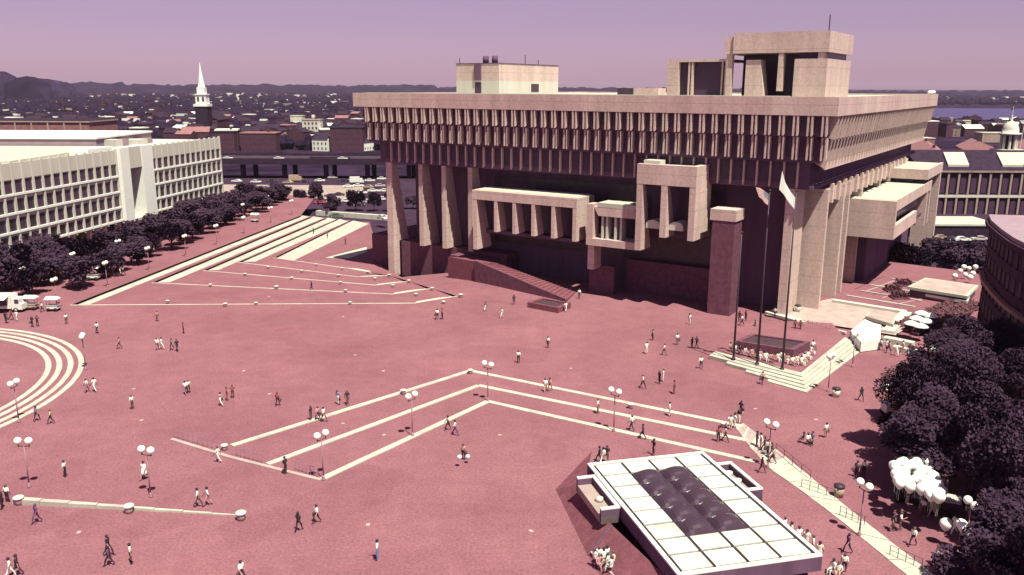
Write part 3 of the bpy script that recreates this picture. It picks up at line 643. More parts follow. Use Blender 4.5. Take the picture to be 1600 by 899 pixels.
for i in range(K):
    for j in range(K):
        def dz(x, y): return HZ - .1 + 0.75 * (max(0, (1 - (2 * x - 1) ** 2)) * max(0, (1 - (2 * y - 1) ** 2))) ** 0.6
        u0, u1, v0, v1 = i / K, (i + 1) / K, j / K, (j + 1) / K
        dmb.poly([H(u0 * (cw - .12), v0 * (rh - .12), dz(u0, v0)), H(u1 * (cw - .12), v0 * (rh - .12), dz(u1, v0)), H(u1 * (cw - .12), v1 * (rh - .12), dz(u1, v1)), H(u0 * (cw - .12), v1 * (rh - .12), dz(u0, v1))])
dme = dmb.mesh('skylight_dome', M['dome'], True)
for c in (1, 2):
    for r_ in range(1, 6): inst('skylight_dome', dme, hh, H(.45 + c * cw + .06, .45 + r_ * rh + .06, 0))
# bays left and right with sunk gravel trays
def bay(p0, p1, q0, q1):
    hb('bay_floor', 'pale_paving', p0, p1, q0, q1, 2.0, 2.7)
    hb('bay_fascia', 'concrete_dark', p0, p1, q0, q0 + .3, 2.0, 3.3); hb('bay_fascia', 'concrete_dark', p0, p1, q1 - .3, q1, 2.0, 3.3)
    s = p0 if abs(p0) > abs(p1 - WD) and p0 < 0 else p1 - .3
    hb('bay_fascia', 'concrete_dark', s, s + .3, q0 + .303, q1 - .303, 2.0, 3.3)
    hb('rim', 'white_paint', p0 - .01, p1 + .01, q0 - .01, q0 + .3, 3.303, 3.45); hb('rim', 'white_paint', p0 - .01, p1 + .01, q1 - .3, q1 + .01, 3.303, 3.45); hb('rim', 'white_paint', s - .01, s + .31, q0 + .303, q1 - .303, 3.303, 3.45)
def hpq(px, py, z): d = at(px, py, z) - O; return d.dot(PX), d.dot(QX)
bay(-1.75, -.05, 2.0, 8.3); bay(WD + .05, WD + 1.75, 2.3, 8.0)
for (p, q, z) in ((-.9, 5.6, 2.7), (WD + .9, 3.6, 2.7), (WD + .9, 5.2, 2.7)):
    c = H(p, q, z); MB().lathe(c, [(.34, 0), (.34, .35), (.2, .42)], 12).build('roof_vent', M['white_precast'], hh, True)
hb('wall', 'brick_wall', 1.2, WD - 1.2, 1.2, LN - .8, -.1, 2.497)
for i in range(9): hb('window', 'glass_dark', WD - 1.2 + .003, WD - 1.14, 1.8 + i * 2.0, 3.4 + i * 2.0, .3, 2.3)
# sloping brick base on the left
g1, g2, g3 = at(868, 765) , at(918, 868), at(985, 975)
t1, t2, t3 = H(-.6, 1.0, 2.2), H(-1.0, 9.0, 2.2), H(0.4, LN, 2.2)
b1_, b2_, b3_ = (Vector((g.x - O.x, g.y - O.y, 0.0)) for g in (g1, g2, g3)); s0 = at(925, 705) - O; s0.z = 0
MB().poly([s0, b1_, t1]).build('brick_slope', M['brick_slope'], hh)
MB().poly([b1_, b2_, t2, t1]).build('brick_slope', M['brick_slope'], hh); MB().poly([b2_, b3_, t3, t2]).build('brick_slope', M['brick_slope'], hh)
MB().tube(b2_ + Vector((0, 0, .03)), t2 + Vector((0, 0, .03)), .09, n=6).build('hip_edge', M['concrete_dark'], hh)
bc = at(938, 885)
bench = empty('bench', bc, 'low brick and stone bench against the sloping brick base of the headhouse', 'bench')
bd = (at(985, 935) - at(922, 868)).normalized(); bn = Vector((-bd.y, bd.x, 0))
q = [bd * -1.6 - bn * .1, bd * 5 - bn * .1, bd * 5 + bn * .55, bd * -1.6 + bn * .55]
MB().hexa([(p.x, p.y, 0) for p in q], [(p.x, p.y, .38) for p in q]).build('plinth', M['brick_wall'], bench)
MB().hexa([(p.x, p.y, .382) for p in q], [(p.x, p.y, .47) for p in q]).build('seat', M['granite_pink'], bench)
q = [p + bn * 1.0 for p in q]
MB().hexa([(p.x, p.y, 0) for p in q], [(p.x, p.y, .9) for p in q]).build('back_wall', M['brick_slope'], bench)

# ------------------------------------------------------------------ street lamps
def lamp_protos():
    pm = MB().tube((0, 0, 0), (0, 0, 4.3), .075, .05, 8).mesh('pole', M['pole_metal'], True)
    bm_ = MB().lathe((0, 0, 0), [(.2, 0), (.2, .1), (.11, .3), (.08, .5)], 10).mesh('base', M['pole_metal'], True)
    am = MB().tube((-.55, 0, 4.3), (.55, 0, 4.3), .04, n=6).tube((-.52, 0, 4.3), (-.52, 0, 4.55), .06, n=6).tube((.52, 0, 4.3), (.52, 0, 4.55), .06, n=6).mesh('arm', M['dark_metal'], True)
    gm = MB().ball((0, 0, 0), .36, 16, 10).mesh('globe', M['globe'], True)
    return pm, bm_, am, gm
pm, bm_, am, gm = lamp_protos()
sm1 = MB().tube((0, 0, 4.2), (0, 0, 4.55), .06, n=6).mesh('collar', M['dark_metal'], True)
def lamp(px, py, gx, gy, label, zb=0.0, single=False, group='globe lamps around the plaza'):
    """(px, py): middle of the globes; (gx, gy): vector between the globes in the photograph"""
    c = at(px, py, zb + 4.85); d = at(px + gx, py + gy, zb + 4.85) - c; rz = math.atan2(d.y, d.x)
    r = empty('street_lamp', (c.x, c.y, zb), label, 'street lamp', group, rz)
    inst('base', bm_, r); inst('pole', pm, r)
    if single: inst('collar', sm1, r); inst('globe', gm, r, (0, 0, 4.85)); return
    inst('arm', am, r)
    for s in (-.52, .52): inst('globe', gm, r, (s, 0, 4.85))
for a in [(36, 689, 17, 0, 'twin globe lamp nearest the lower left corner, above the low wall'), (228, 703, 13, 2, 'twin globe lamp behind the woman in white, lower left'), (502, 679, 15, -6, 'twin globe lamp over the near left arm of the bent steps'),
          (643, 618, 15, -6, 'twin globe lamp beside the left arm of the farthest bent step'), (762, 569, 13, 3, 'twin globe lamp behind the peak of the bent steps'), (961, 611, 14, 4, 'twin globe lamp over the right arm of the bent steps'),
          (1205, 662, 15, 5, 'twin globe lamp by the row of people on the stair path'), (1351, 757, 14, 8, 'twin globe lamp on the stair path at the lower right'), (21, 598, 10, -5, 'twin globe lamp inside the curved steps at the left'),
          (128, 525, 2, -4, 'globe lamp with overlapping globes just outside the curved steps'), (1299, 556, 7, -3, 'twin globe lamp in front of the flag terrace steps'), (1337, 522, 7, -3, 'twin globe lamp at the far end of the flag terrace steps'), (1518, 786, 12, 10, 'twin globe lamp glowing in the dark shade at the lower right')]:
    lamp(*a)
lamp(1460, 694, 1, 0, 'single globe lamp in the dark shade above the balloons', single=True)
lamp(1589, 738, 1, 0, 'single globe lamp in the dark shade at the right edge', single=True)
for i, a in enumerate([(84, 437, 8, -3), (35, 420, 8, -3), (113, 397, 8, -3), (164, 411, 9, -4), (184, 377, 4, -1), (230, 388, 8, -3), (288, 369, 8, -3), (290, 346, 7, -2), (299, 325, 7, -2), (337, 353, 7, -2), (380, 340, 6, -2), (379, 320, 6, -2), (422, 325, 6, -1), (455, 314, 5, -1), (374, 306, 5, -1), (417, 307, 5, -1)]):
    od = ['first', 'second', 'third', 'fourth', 'fifth', 'sixth', 'seventh', 'eighth', 'ninth', 'tenth', 'eleventh', 'twelfth', 'thirteenth', 'fourteenth', 'fifteenth', 'sixteenth']
    lab = ['twin globe lamp before the dark tree nearest the white van', 'twin globe lamp among dark leaves at the left edge', 'twin globe lamp under the corner of the white office wing', 'twin globe lamp over the vendors by the tree row',
           'small globe lamp deep among the trees below the tall office piers', 'twin globe lamp just right of the tall office piers at tree height', 'lower twin globe lamp of the pair under the right office wing', 'middle twin globe lamp under the right office wing', 'upper twin globe lamp under the lowest windows of the right office wing',
           'twin globe lamp at the front edge of the tree row, mid way', 'twin globe lamp near the far third of the tree row', 'twin globe lamp behind the far third of the tree row', 'twin globe lamp by the last trees of the row', 'farthest twin globe lamp at the end of the tree row', 'small twin globe lamp by the far office corner', 'small twin globe lamp before the pale car park'][i]
    lamp(*a, lab, zb=-.0 if i < 10 else -.5)
# ================================================================== WHITE OFFICE BLOCK AT THE LEFT
CX, CY = -92.2, 269.6; dl = math.hypot(12, 93); DX, DY = -12 / dl, -93 / dl; NX, NY = -DY, DX     # D runs towards the camera, N out to the street
def F(s, n, z): return Vector((DX * s + NX * n, DY * s + NY * n, z))
of = empty('office_block', (CX, CY, 0), 'long white office block with rows of small dark windows behind the trees', 'building')
def ob(name, m, s0, s1, n0, n1, z0, z1, parent=of):
    return MB().hexa([F(s0, n0, z0), F(s0, n1, z0), F(s1, n1, z0), F(s1, n0, z0)], [F(s0, n0, z1), F(s0, n1, z1), F(s1, n1, z1), F(s1, n0, z1)]).build(name, M[m], parent)
BAY = 3.12
levels = [(16.0, 18.7), (12.1, 14.8), (8.2, 10.85), (4.9, 7.2)]
wme = {}
def wing(s0, nb, zb, parapet_mat):
    s1 = s0 + nb * BAY
    ob('body', 'white_precast', s0, s1, -30, -0.4, zb - .3, 21.6)
    ob('parapet', parapet_mat, s0, s1, -0.397, 0.0, 18.9, 22.3)
    for i, (a, b) in enumerate(levels):
        nb_ = nb
        ztop = levels[i - 1][0] if i else 18.9
        if i: ob('spandrel', 'white_precast', s0, s1, -0.397, -0.06, b, ztop - .45)
        else: ob('spandrel', 'white_precast', s0, s1, -0.397, -0.06, b, 18.897)
        ob('sill', 'white_paint', s0, s1, -0.39, 0.22, a - .45, a)
        for k in range(nb):
            key = ('w', i)
            if key not in wme: wme[key] = MB().hexa([F(.3, -.397, a), F(.3, -.25, a), F(BAY - .3, -.25, a), F(BAY - .3, -.397, a)], [F(.3, -.397, b), F(.3, -.25, b), F(BAY - .3, -.25, b), F(BAY - .3, -.397, b)]).mesh('window', M['glass_dark'])
            bl = wme.setdefault(('b', i), None) or wme.__setitem__(('b', i), wme[key].copy()) or wme[('b', i)]
            if bl.materials[0] is not M['glass_shade']: bl.materials.clear(); bl.materials.append(M['glass_shade'])
            inst('window', bl if rnd.random() < .3 else wme[key], of, F(s0 + k * BAY, 0, 0))
    for k in range(nb + 1):
        if 'm' not in wme:
            mb = MB(); mb.hexa([F(-.27, -.38, 4.0), F(-.27, .14, 4.0), F(.27, .14, 4.0), F(.27, -.38, 4.0)], [F(-.27, -.38, 22.65), F(-.27, .14, 22.65), F(.27, .14, 22.65), F(.27, -.38, 22.65)])
            wme['m'] = mb.mesh('mullion', M['white_precast'])
        inst('mullion', wme['m'], of, F(s0 + k * BAY, 0, 0))
    ob('ground_floor', 'glass_shade', s0 + .5, s1 - .5, -29, -3.0, -.2, zb - .303)
    for k in range(0, nb + 1, 2): ob('column', 'white_precast', s0 + k * BAY - .4, s0 + k * BAY + .4, -1.6, -.7, -.2, zb - .304)
wing(0.4, 13, 4.5, 'white_precast'); wing(56.4, 18, 4.5, 'white_precast')
ob('link', 'glass_dark', 41.0, 56.3, -30, -2.6, 0, 21.5)
ob('entrance_pier', 'white_paint', 41.4, 46.6, -2.597, 1.1, 0, 22.8); ob('entrance_pier', 'white_paint', 52.4, 56.2, -2.597, 1.1, 0, 22.8)
ob('lintel', 'white_precast', 46.6, 52.4, -2.597, .9, 17.4, 22.78); ob('entrance_sill', 'white_precast', 46.6, 52.4, -2.597, 1.0, 3.2, 4.4)
ob('upper_block', 'white_paint', 55.9, 66.0, -6, -1.0, 21.602, 23.2)
ob('roof', 'pale_paving', 0, 113, -29.5, -1.0, 21.602, 21.72) if False else None
pm_ = mat('penthouse', (0.30, 0.21, 0.24), 0.9, 0.12, 0.4); M['penthouse'] = pm_
MB().box(-230, -110.5, 227, 262, 21.0, 24.2).build('penthouse', M['penthouse'], None)
o_ = bpy.data.objects['penthouse']; o_.parent = of; o_.location = (-CX, -CY, 0)
q = MB().box(-230, -110.2, 226.7, 262.4, 24.203, 24.7).build('penthouse_rim', M['white_paint'], of); q.location = (-CX, -CY, 0)
q = MB().box(-235, -106.5, 180, 226.6, 21.62, 22.4).build('low_roof', M['roof_white'], of); q.location = (-CX, -CY, 0)
def far_box(name, x0, x1, y0, y1, z0, z1, m, label, cat='building', group=None, rot=0.0, parts=()):
    c = ((x0 + x1) / 2, (y0 + y1) / 2)
    r = empty(name, (c[0], c[1], z0), label, cat, group, rot)
    w_, d_ = (x1 - x0) / 2, (y1 - y0) / 2
    MB().box(-w_, w_, -d_, d_, 0, z1 - z0).build('wall', M[m], r)
    for pn, pm2, a in parts: MB().box(*a).build(pn, M[pm2], r)
    return r
def windows_front(r, w_, d_, n, rows, z0, dz, m='glass_dark', ww=1.4, wh=1.8):
    me = MB().box(-ww / 2, ww / 2, -.08, 0, 0, wh).mesh('window', M[m])
    for j in range(rows):
        for i in range(n): inst('window', me, r, (-w_ + (i + .5) * 2 * w_ / n, -d_ - .003, z0 + j * dz))
r = far_box('brick_warehouse', -300, -207, 420, 450, -8, 20.5, 'red_roof', 'reddish old block seen just above the white office roof at the left edge', parts=[('roof_lip', 'tan_wall', (-47, 47, -15.5, 15.5, 28.5, 29.2)), ('roof_lip', 'slate', (-46.8, 46.8, -15.2, 15.2, 29.203, 29.5))])
for i in range(12): MB().box(-46 + i * 8, -45.3 + i * 8, -15.4, -15.003, 18, 28.4).build('pilaster', M['tan_wall'], r)
windows_front(r, 46.5, 15, 24, 2, 19, 4)

# ================================================================== RIGHT: curved brick crescent in shade
cr = empty('crescent_block', (64, 110, 0), 'dark curved brick block in shade with pale roof edge at the right', 'building')
fl = [(74.5, 130.5), (71.6, 124.5), (68.6, 116.5), (66.3, 109.5), (64.6, 102), (63.6, 94), (63.2, 86), (63.4, 78), (64, 66)]
ov = lambda x, y: (x - 64, y - 110)
poly = [ov(*p) for p in fl] + [ov(86, 62), ov(90, 100), ov(94, 127)]
poly.reverse()
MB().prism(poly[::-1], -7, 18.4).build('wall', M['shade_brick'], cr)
MB().prism([(p[0] * 1.0 - .4, p[1]) for p in poly[::-1]], 18.403, 19.0).build('roof', M['penthouse'], cr)
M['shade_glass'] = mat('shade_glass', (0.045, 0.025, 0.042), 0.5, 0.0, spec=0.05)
wn = MB().box(-.55, .55, -.12, .1, 0, 1.9).mesh('window', M['shade_glass']); sl = MB().box(-.75, .75, -.25, .05, -.22, 0).mesh('sill', M['shade_brick'])
for (p, q) in zip(fl, fl[1:]):
    d = Vector((q[0] - p[0], q[1] - p[1], 0)); n = max(1, int(d.length / 2.4)); ang = math.atan2(d.y, d.x)
    MB().hexa(*[[(v[0] - 64, v[1] - 110, z) for v in (p, (p[0] - .8, p[1] - .1), (q[0] - .8, q[1] - .1), q)] for z in (9.6, 10.1)]).build('string_course', M['red_roof'], cr)
    MB().hexa(*[[(v[0] - 64, v[1] - 110, z) for v in (p, (p[0] - .9, p[1] - .1), (q[0] - .9, q[1] - .1), q)] for z in (17.7, 18.39)]).build('cornice', M['shade_brick'], cr)
    for i in range(n):
        c = Vector((p[0] - 64, p[1] - 110, 0)) + d * ((i + .5) / n)
        for j in range(5): inst('window', wn, cr, (c.x, c.y, 1.6 + 3.4 * j), ang); inst('sill', sl, cr, (c.x, c.y, 1.6 + 3.4 * j), ang)
MB().box(10, 14, -14, -9, 19.003, 21).build('chimney', M['old_brick'], cr)

# ================================================================== EAST: terraces, market hall and harbour
tag(MB().hexa([tuple(at(x, y, -.5)) for x, y in ((1196, 492), (1400, 524), (1436, 497), (1300, 466))], [tuple(at(x, y, .32)) for x, y in ((1196, 492), (1400, 524), (1436, 497), (1300, 466))]).build('landing', M['granite_pink']), kind='structure')
for i, (p, q, w_, z) in enumerate([((1205, 490), (1322, 519), .5, .5), ((1302, 468), (1416, 486), 1.2, .75), ((1250, 500), (1200, 486), 1.6, .7), ((1416, 487), (1388, 517), 1.8, .7)]):
    kerb('granite_wall', [at(*p, z), at(*q, z)], w_, 0.2, z, 'white_precast', ['low pale wall in front of the pink landing', 'white low wall behind the pink landing', 'pale stone edge at the foot of the big concrete blades', 'white stone edge at the right end of the pink landing'][i], 'wall')
for i, (p, q, w_, z) in enumerate([((1382, 526), (1428, 535), 1.3, .8), ((1396, 540), (1440, 549), 1.1, .7), ((1476, 498), (1507, 500), .8, .9), ((1514, 497), (1532, 499), .8, .9)]):
    kerb('granite_wall', [at(*p, z), at(*q, z)], w_, 0.0, z, 'white_precast', ['pale low wall right of the white canopy', 'second pale low wall below the one by the canopy', 'white low wall right of the white parasols', 'white low wall touching the dark brick block'][i], 'wall')
for i in range(5): ob('roof_unit', 'penthouse' if i % 2 else 'white_precast', 12 + i * 6.2, 14.5 + i * 6.2 + i % 3, -14 - 3 * (i % 3), -10 - 2 * (i % 2), 21.603, 22.6 + .3 * i) if i else None
for i, (p, q) in enumerate([((1322, 462), (1430, 480)), ((1345, 455), (1440, 471)), ((1360, 446), (1436, 458)), ((1392, 436), (1440, 443))]):
    kerb('granite_step', [at(*p, .3), at(*q, .3)], .55, .2, .42 + .02 * i, 'granite_pink' if i % 2 else 'granite', f'{ORD[i]} pale step line up the brick garden terrace behind the pink landing', 'step')
for k in range(6): tag(bar(MB(), at(1336 + 14 * k, 452 + 4.5 * k, .27), at(1380 + 22 * k, 432 + 5 * k, .27), .25, .25, .2, .30).build('kerb', M['granite_pink' if k % 2 else 'brick_wall']), kind='structure')
PCM = MB().lathe((0, 0, 2.1), [(1.25, 0), (1.0, .18), (.6, .4), (.05, .6)], 12).mesh('canopy', M['white_paint'], True); PPM = MB().tube((0, 0, 0), (0, 0, 2.2), .04).mesh('pole', M['dark_metal'])
for i, (x, y) in enumerate([(1424, 508), (1432, 500), (1440, 492), (1438, 512), (1446, 504), (1454, 496)]):
    r = empty('parasol', at(x, y, 2.2) * 1.0, f'white canvas parasol on the garden steps, {ORD[i % 3]} from the front of the {("left", "right")[i // 3]} row', 'parasol', 'white parasols on the garden steps'); r.location.z = .25
    inst('canopy', PCM, r); inst('pole', PPM, r)
railing([at(1262, 509, .35), at(1297, 518, .35)], .95, 5, 'dark railing on the pink landing behind the flag terrace')
# stepped upper garden with hedges
tag(MB().poly([tuple(at(x, y, .25)) for x, y in ((1300, 466), (1440, 494), (1530, 470), (1530, 432), (1440, 424), (1336, 440))]).build('upper_terrace', M['brick_paving']), kind='structure')
def kiosk(pts, z0, z1, label, roofm='roof_white', wallm='concrete_dark'):
    c = sum((at(*p, z1) for p in pts), Vector()) / 4; r = empty('kiosk', (c.x, c.y, z0), label, 'pavilion')
    q = [at(*p, z1) - c for p in pts]; up = lambda s, z: [(p.x * s, p.y * s, z) for p in q]
    MB().hexa(up(.93, 0), up(.93, z1 - z0 - .5)).build('wall', M[wallm], r); MB().hexa(up(1, z1 - z0 - .497), up(1, z1 - z0)).build('roof', M[roofm], r)
    MB().hexa(up(.9, z1 - z0 + .003), up(.9, z1 - z0 + .03)).build('roof_bed', M['granite_pink'], r)
    return r
kiosk([(1418, 448), (1512, 463), (1529, 446), (1446, 434)], .2, 2.2, 'flat pale-roofed pavilion above the garden steps by the dark block')
kiosk([(1444, 459), (1512, 471), (1516, 463), (1450, 452)], .2, 1.3, 'long narrow white-topped wall in front of the flat pavilion', 'white_paint')
kiosk([(1352, 494), (1396, 507), (1400, 498), (1358, 487)], .3, 1.2, 'low dark planter wall with pale top on the pink landing')
tent = empty('canopy', at(1352, 527), 'bright white canvas canopy at the end of the flag terrace steps', 'canopy')
o = at(1352, 527)
tp = [at(*p, 1.7) - o for p in ((1329, 517), (1345, 534), (1376, 530), (1377, 508), (1351, 499))]; pk = sum(tp, Vector()) / 5 + Vector((0, 0, .45))
for i in range(5):
    a, b = tp[i], tp[(i + 1) % 5]; m_ = (a + b) / 2 * .97 + pk * .03; m_.z -= .1
    MB().poly([a, m_, pk]).poly([m_, b, pk]).build('canvas', M['white_paint'], tent, True)
    MB().tube((a.x, a.y, 0), a, .06).build('post', M['dark_metal'], tent)
    q0_, q1_ = a - Vector((0, 0, 1.6)), b - Vector((0, 0, 1.6)); MB().poly([a, b, q1_, q0_]).build('valance', M['white_paint'], tent)
MB().tube((0, 0, 0), pk, .07).build('post', M['dark_metal'], tent)
hm = []
for v in range(2):
    mb = MB(); rr = random.Random(40 + v)
    for i in range(420):
        c = Vector((rr.uniform(-2.6, 2.6), rr.uniform(-.5, .5), rr.uniform(.05, .95))); a = Vector((rr.gauss(0, 1), rr.gauss(0, 1), rr.gauss(0, 1))).normalized() * .17; b = a.orthogonal().normalized() * .15
        mb.poly([c - a, c + b, c + a, c - b])
    hm.append(mb.mesh('foliage', M['hedge_leaf']))
hb0 = at(1440, 515, .25)
for i in range(6):
    for j in range(3):
        p = at(1412 + i * 16 + j * 15, 508 - i * 7 + j * 5, .25)
        h_ = empty('hedge', p, f'dark reddish hedge clump, {ORD[i]} up the garden steps, {("left", "middle", "right")[j]} row', 'hedge', 'hedge rows on the garden steps', R(38)); inst('foliage', hm[(i + j) % 2], h_, (0, 0, 0))
        MB().box(-2.7, 2.7, -.6, .6, 0, .3).build('kerb', M['brick_wall'], h_)
for i, (x, y, l) in enumerate([(1395, 455, 'left'), (1412, 446, 'middle'), (1405, 466, 'nearest')]):
    p = at(x, y, .25); h_ = empty('shrub', p, f'{l} small reddish shrub on the brick garden terrace', 'shrub', 'shrubs on the garden terrace'); o_ = inst('foliage', hm[i % 2], h_); o_.scale = (.5, 2.2, 1.2); MB().box(-1.5, 1.5, -1.3, 1.3, 0, .3).build('kerb', M['brick_wall'], h_)
far_box('market_canopy', *(lambda a, b: (a.x, b.x, a.y, a.y + 16))(at(1447, 353, -2), at(1560, 355, -2)), -6, -2, 'slate', 'long white flat canopy roof in front of the dark market hall', 'canopy', parts=[('roof', 'roof_white', (-12.2, 12.2, -8.3, 8.3, 4.003, 4.5))])
# market hall with cupola
fx0, fx1, fy = 146.0, 235.0, 303.0
fh = empty('market_hall', (190, fy, -8), 'dark old market hall with white cupola and tall arched side windows', 'building')
MB().box(fx0 - 190, fx1 - 190, 0, 26, 0, 17.6).build('wall', M['slate'], fh)  # shade on the long front put into the wall as slate colour
MB().box(fx0 - 190.6, fx1 - 189.4, -.6, 0, 8.0, 8.9).build('string_course', M['white_precast'], fh)
MB().box(fx0 - 190.8, fx1 - 189.2, -.8, -.003, 17.0, 17.65).build('cornice', M['tan_wall'], fh)
MB().poly([(fx0 - 190.8, -.8, 17.66), (fx1 - 189.2, -.8, 17.66), (fx1 - 189.2, 13, 24.0), (fx0 - 190.8, 13, 24.0)]).poly([(fx0 - 190.8, 26.8, 17.66), (fx0 - 190.8, 13, 24.0), (fx1 - 189.2, 13, 24.0), (fx1 - 189.2, 26.8, 17.66)]).poly([(fx0 - 190, 0, 17.6), (fx0 - 190, 26, 17.6), (fx0 - 190, 13, 23.9)]).build('roof', M['slate'], fh)
pl = MB().box(-.35, .35, -.5, -.003, 0, 1).mesh('pilaster', M['tan_wall'])
wa = MB().box(-.9, .9, -.1, 0, 0, 4.4).tube((0, -.1, 4.4), (0, 0, 4.4), .9, n=16).mesh('arched_window', M['glass_dark'])
for i in range(18):
    x = fx0 - 190 + 2.2 + i * 3.75
    inst('pilaster', pl, fh, (x, 0, 9.0), 0, (1, 1, 7.9)); inst('pilaster', pl, fh, (x, 0, 1.0), 0, (1, 1, 6.9)); inst('arched_window', wa, fh, (x + 1.87, -.003, 9.6)); inst('arched_window', wa, fh, (x + 1.87, -.003, 1.6))
for x, s in ((-34, 1.0), (-14.5, 1.3)):
    MB().hexa([(x, 1.5, 18.8), (x + 7.5, 1.5, 18.8), (x + 9.5 * s, 10, 18.8), (x + 2, 10, 18.8)], [(x, 1.5, 19.6), (x + 7.5, 1.5, 19.6), (x + 9.5 * s, 10, 23.4), (x + 2, 10, 23.4)]).build('rooflight', M['roof_white'], fh)
cp = at(1573, 246, 12.5); cx_, cy_ = cp.x - 190, cp.y - fy
cup = MB().box(cx_ - 3.6, cx_ + 3.6, cy_ - 3.6, cy_ + 3.6, 17, 22.8).build('cupola', M['tan_wall'], fh)
MB().box(cx_ - 4.5, cx_ + 4.5, cy_ - 4.5, cy_ + 4.5, 22.803, 23.6).build('cornice', M['white_precast'], cup)
for i in range(8):
    t = math.pi * i / 4 + .39; MB().tube((cx_ + 2.6 * math.cos(t), cy_ + 2.6 * math.sin(t), 23.6), (cx_ + 2.6 * math.cos(t), cy_ + 2.6 * math.sin(t), 29.0), .5, n=8).build('column', M['white_precast'], cup)
MB().tube((cx_, cy_, 23.603), (cx_, cy_, 29), 1.3, n=12).build('core', M['slate'], cup)
MB().lathe((cx_, cy_, 0), [(3.9, 29.0), (3.9, 29.7), (3.0, 29.75), (2.9, 31.2), (2.4, 32.6), (1.4, 33.7), (.4, 34.2), (.3, 35.3), (.1, 36.4)], 20).build('dome', M['white_precast'], cup, True)
MB().tube((cx_, cy_, 36.3), (cx_, cy_, 39.5), .1).build('vane_rod', M['white_paint'], cup); MB().box(cx_ - .9, cx_ + .5, cy_ - .06, cy_ + .06, 38.3, 38.8).build('vane', M['bronze'], cup)
# a flagpole on the hall
px_ = at(1590, 250, 10); fp = empty('flagpole', (px_.x, px_.y, 9.0), 'pale flagpole with drooping dark flag above the market hall', 'flagpole')
MB().tube((0, 0, 0), (1.4, 0, 31), .16, .08).build('pole', M['white_paint'], fp)
fg = empty('flag', (px_.x + 1.4, px_.y, 39), 'small drooping dark flag far right above the skyline', 'flag'); MB().hexa([(0, -.04, -6), (0, .04, -6), (2.2, .04, -7.5), (2.2, -.04, -7.5)], [(0, -.04, -1), (0, .04, -1), (1.5, .04, -3.5), (1.5, -.04, -3.5)]).build('cloth', M['slate'], fg)
def gabled(name, p, q, wdt, z0, ze, zr, wm, rm, label, cat='building', group=None):
    p, q = Vector((p[0], p[1], 0)), Vector((q[0], q[1], 0)); d = q - p; ln = d.length; r = empty(name, ((p.x + q.x) / 2, (p.y + q.y) / 2, z0), label, cat, group, math.atan2(d.y, d.x))
    h_, w2, e, rr = ln / 2, wdt / 2, ze - z0, zr - z0
    MB().box(-h_, h_, -w2, w2, 0, e).poly([(-h_, -w2, e), (-h_, w2, e), (-h_, 0, rr - .1)]).poly([(h_, -w2, e), (h_, w2, e), (h_, 0, rr - .1)]).build('wall', M[wm], r)
    t = .25
    for s in (-1, 1):
        MB().hexa([(-h_ - .3, s * (w2 + .4), e - .15), (h_ + .3, s * (w2 + .4), e - .15), (h_ + .3, 0, rr - .15), (-h_ - .3, 0, rr - .15)], [(-h_ - .3, s * (w2 + .4), e - .15 + t), (h_ + .3, s * (w2 + .4), e - .15 + t), (h_ + .3, 0, rr + .1), (-h_ - .3, 0, rr + .1)]).build('roof', M[rm], r)
    for x in (-h_ * .6, h_ * .2, h_ * .7): MB().box(x - .7, x + .7, -.7, .7, rr - 1.5, rr + 1.6).build('chimney', M['old_brick'], r)
    return r
for i, (p, q, lab) in enumerate([((268, 560), (205, 405), 'long low market row with reddish roof, left of the three behind the hall'), ((300, 560), (240, 405), 'middle of three long market rows with reddish roofs behind the hall'), ((335, 560), (275, 405), 'rightmost long market row with reddish roof behind the hall cupola')]):
    gabled('market_row', p, q, 17, -8, 1.5, 6.5, 'tan_wall', 'red_roof', lab, group='market rows behind the hall')
for i, (x, y, w_, h_, m_, lab) in enumerate([(1530, 206, 42, 12, 'white_precast', 'broad white waterfront shed by the harbour at the right'), (1455, 210, 16, 10, 'white_precast', 'small white waterfront house beside the concrete hall corner'), (1478, 204, 14, 14, 'tan_wall', 'tan waterfront block between white sheds'), (1495, 212, 18, 7, 'white_precast', 'low white waterfront shed beside the broad one'), (1560, 222, 30, 8, 'tan_wall', 'tan flat roofed shed behind the market rows'), (1440, 232, 20, 8, 'red_roof', 'reddish low block right of the concrete hall corner')]):
    p = at(x, y, -8.5); far_box('waterfront_building', p.x - w_ / 2, p.x + w_ / 2, p.y, p.y + 14, -9, -9 + h_, m_, lab, parts=[('roof', 'roof_white', (-w_ / 2 - .4, w_ / 2 + .4, -7.3, 7.3, h_ + .003, h_ + .7))])

# ================================================================== NORTH: expressway, steeple, old town
hw = empty('expressway', (-130, 420, -9), 'dark raised expressway crossing behind the tree row', 'viaduct')
for i in range(16):
    x0, x1 = -170 + i * 20, -170 + i * 20 + 19.9
    MB().box(x0, x1, -15, 15, 11.0, 12.6).build('deck', M['asphalt'], hw); MB().box(x0, x1, -15.4, -15.003, 10.8, 13.7).build('parapet', M['slate'], hw); MB().box(x0, x1, 15.003, 15.4, 10.8, 13.7).build('parapet', M['slate'], hw)
    for y in (-10, 10): MB().box(x0 + 9, x0 + 11, y - 1, y + 1, 0, 10.997).build('pier', M['slate'], hw)
    if i % 3 == 1: MB().box(x0, x1, -.3, .3, 12.603, 13.3).build('median', M['slate'], hw)
wl = empty('street_wall', at(551, 331, -3.6), 'long white wall top by the parked cars behind the terraces', 'wall'); a, b = at(495, 329, -3.4), at(608, 337, -3.4); o = wl.location.copy()
for i in range(9): bar(MB(), (a - o).lerp(b - o, i / 9 + .002), (a - o).lerp(b - o, (i + 1) / 9 - .002), 1.5, 1.5, -1.6, .2).build('coping_stone', M['white_precast'], wl)
sp_ = empty('church_steeple', (-251, 700, -9), 'tall white church steeple standing clear above the old town', 'church')
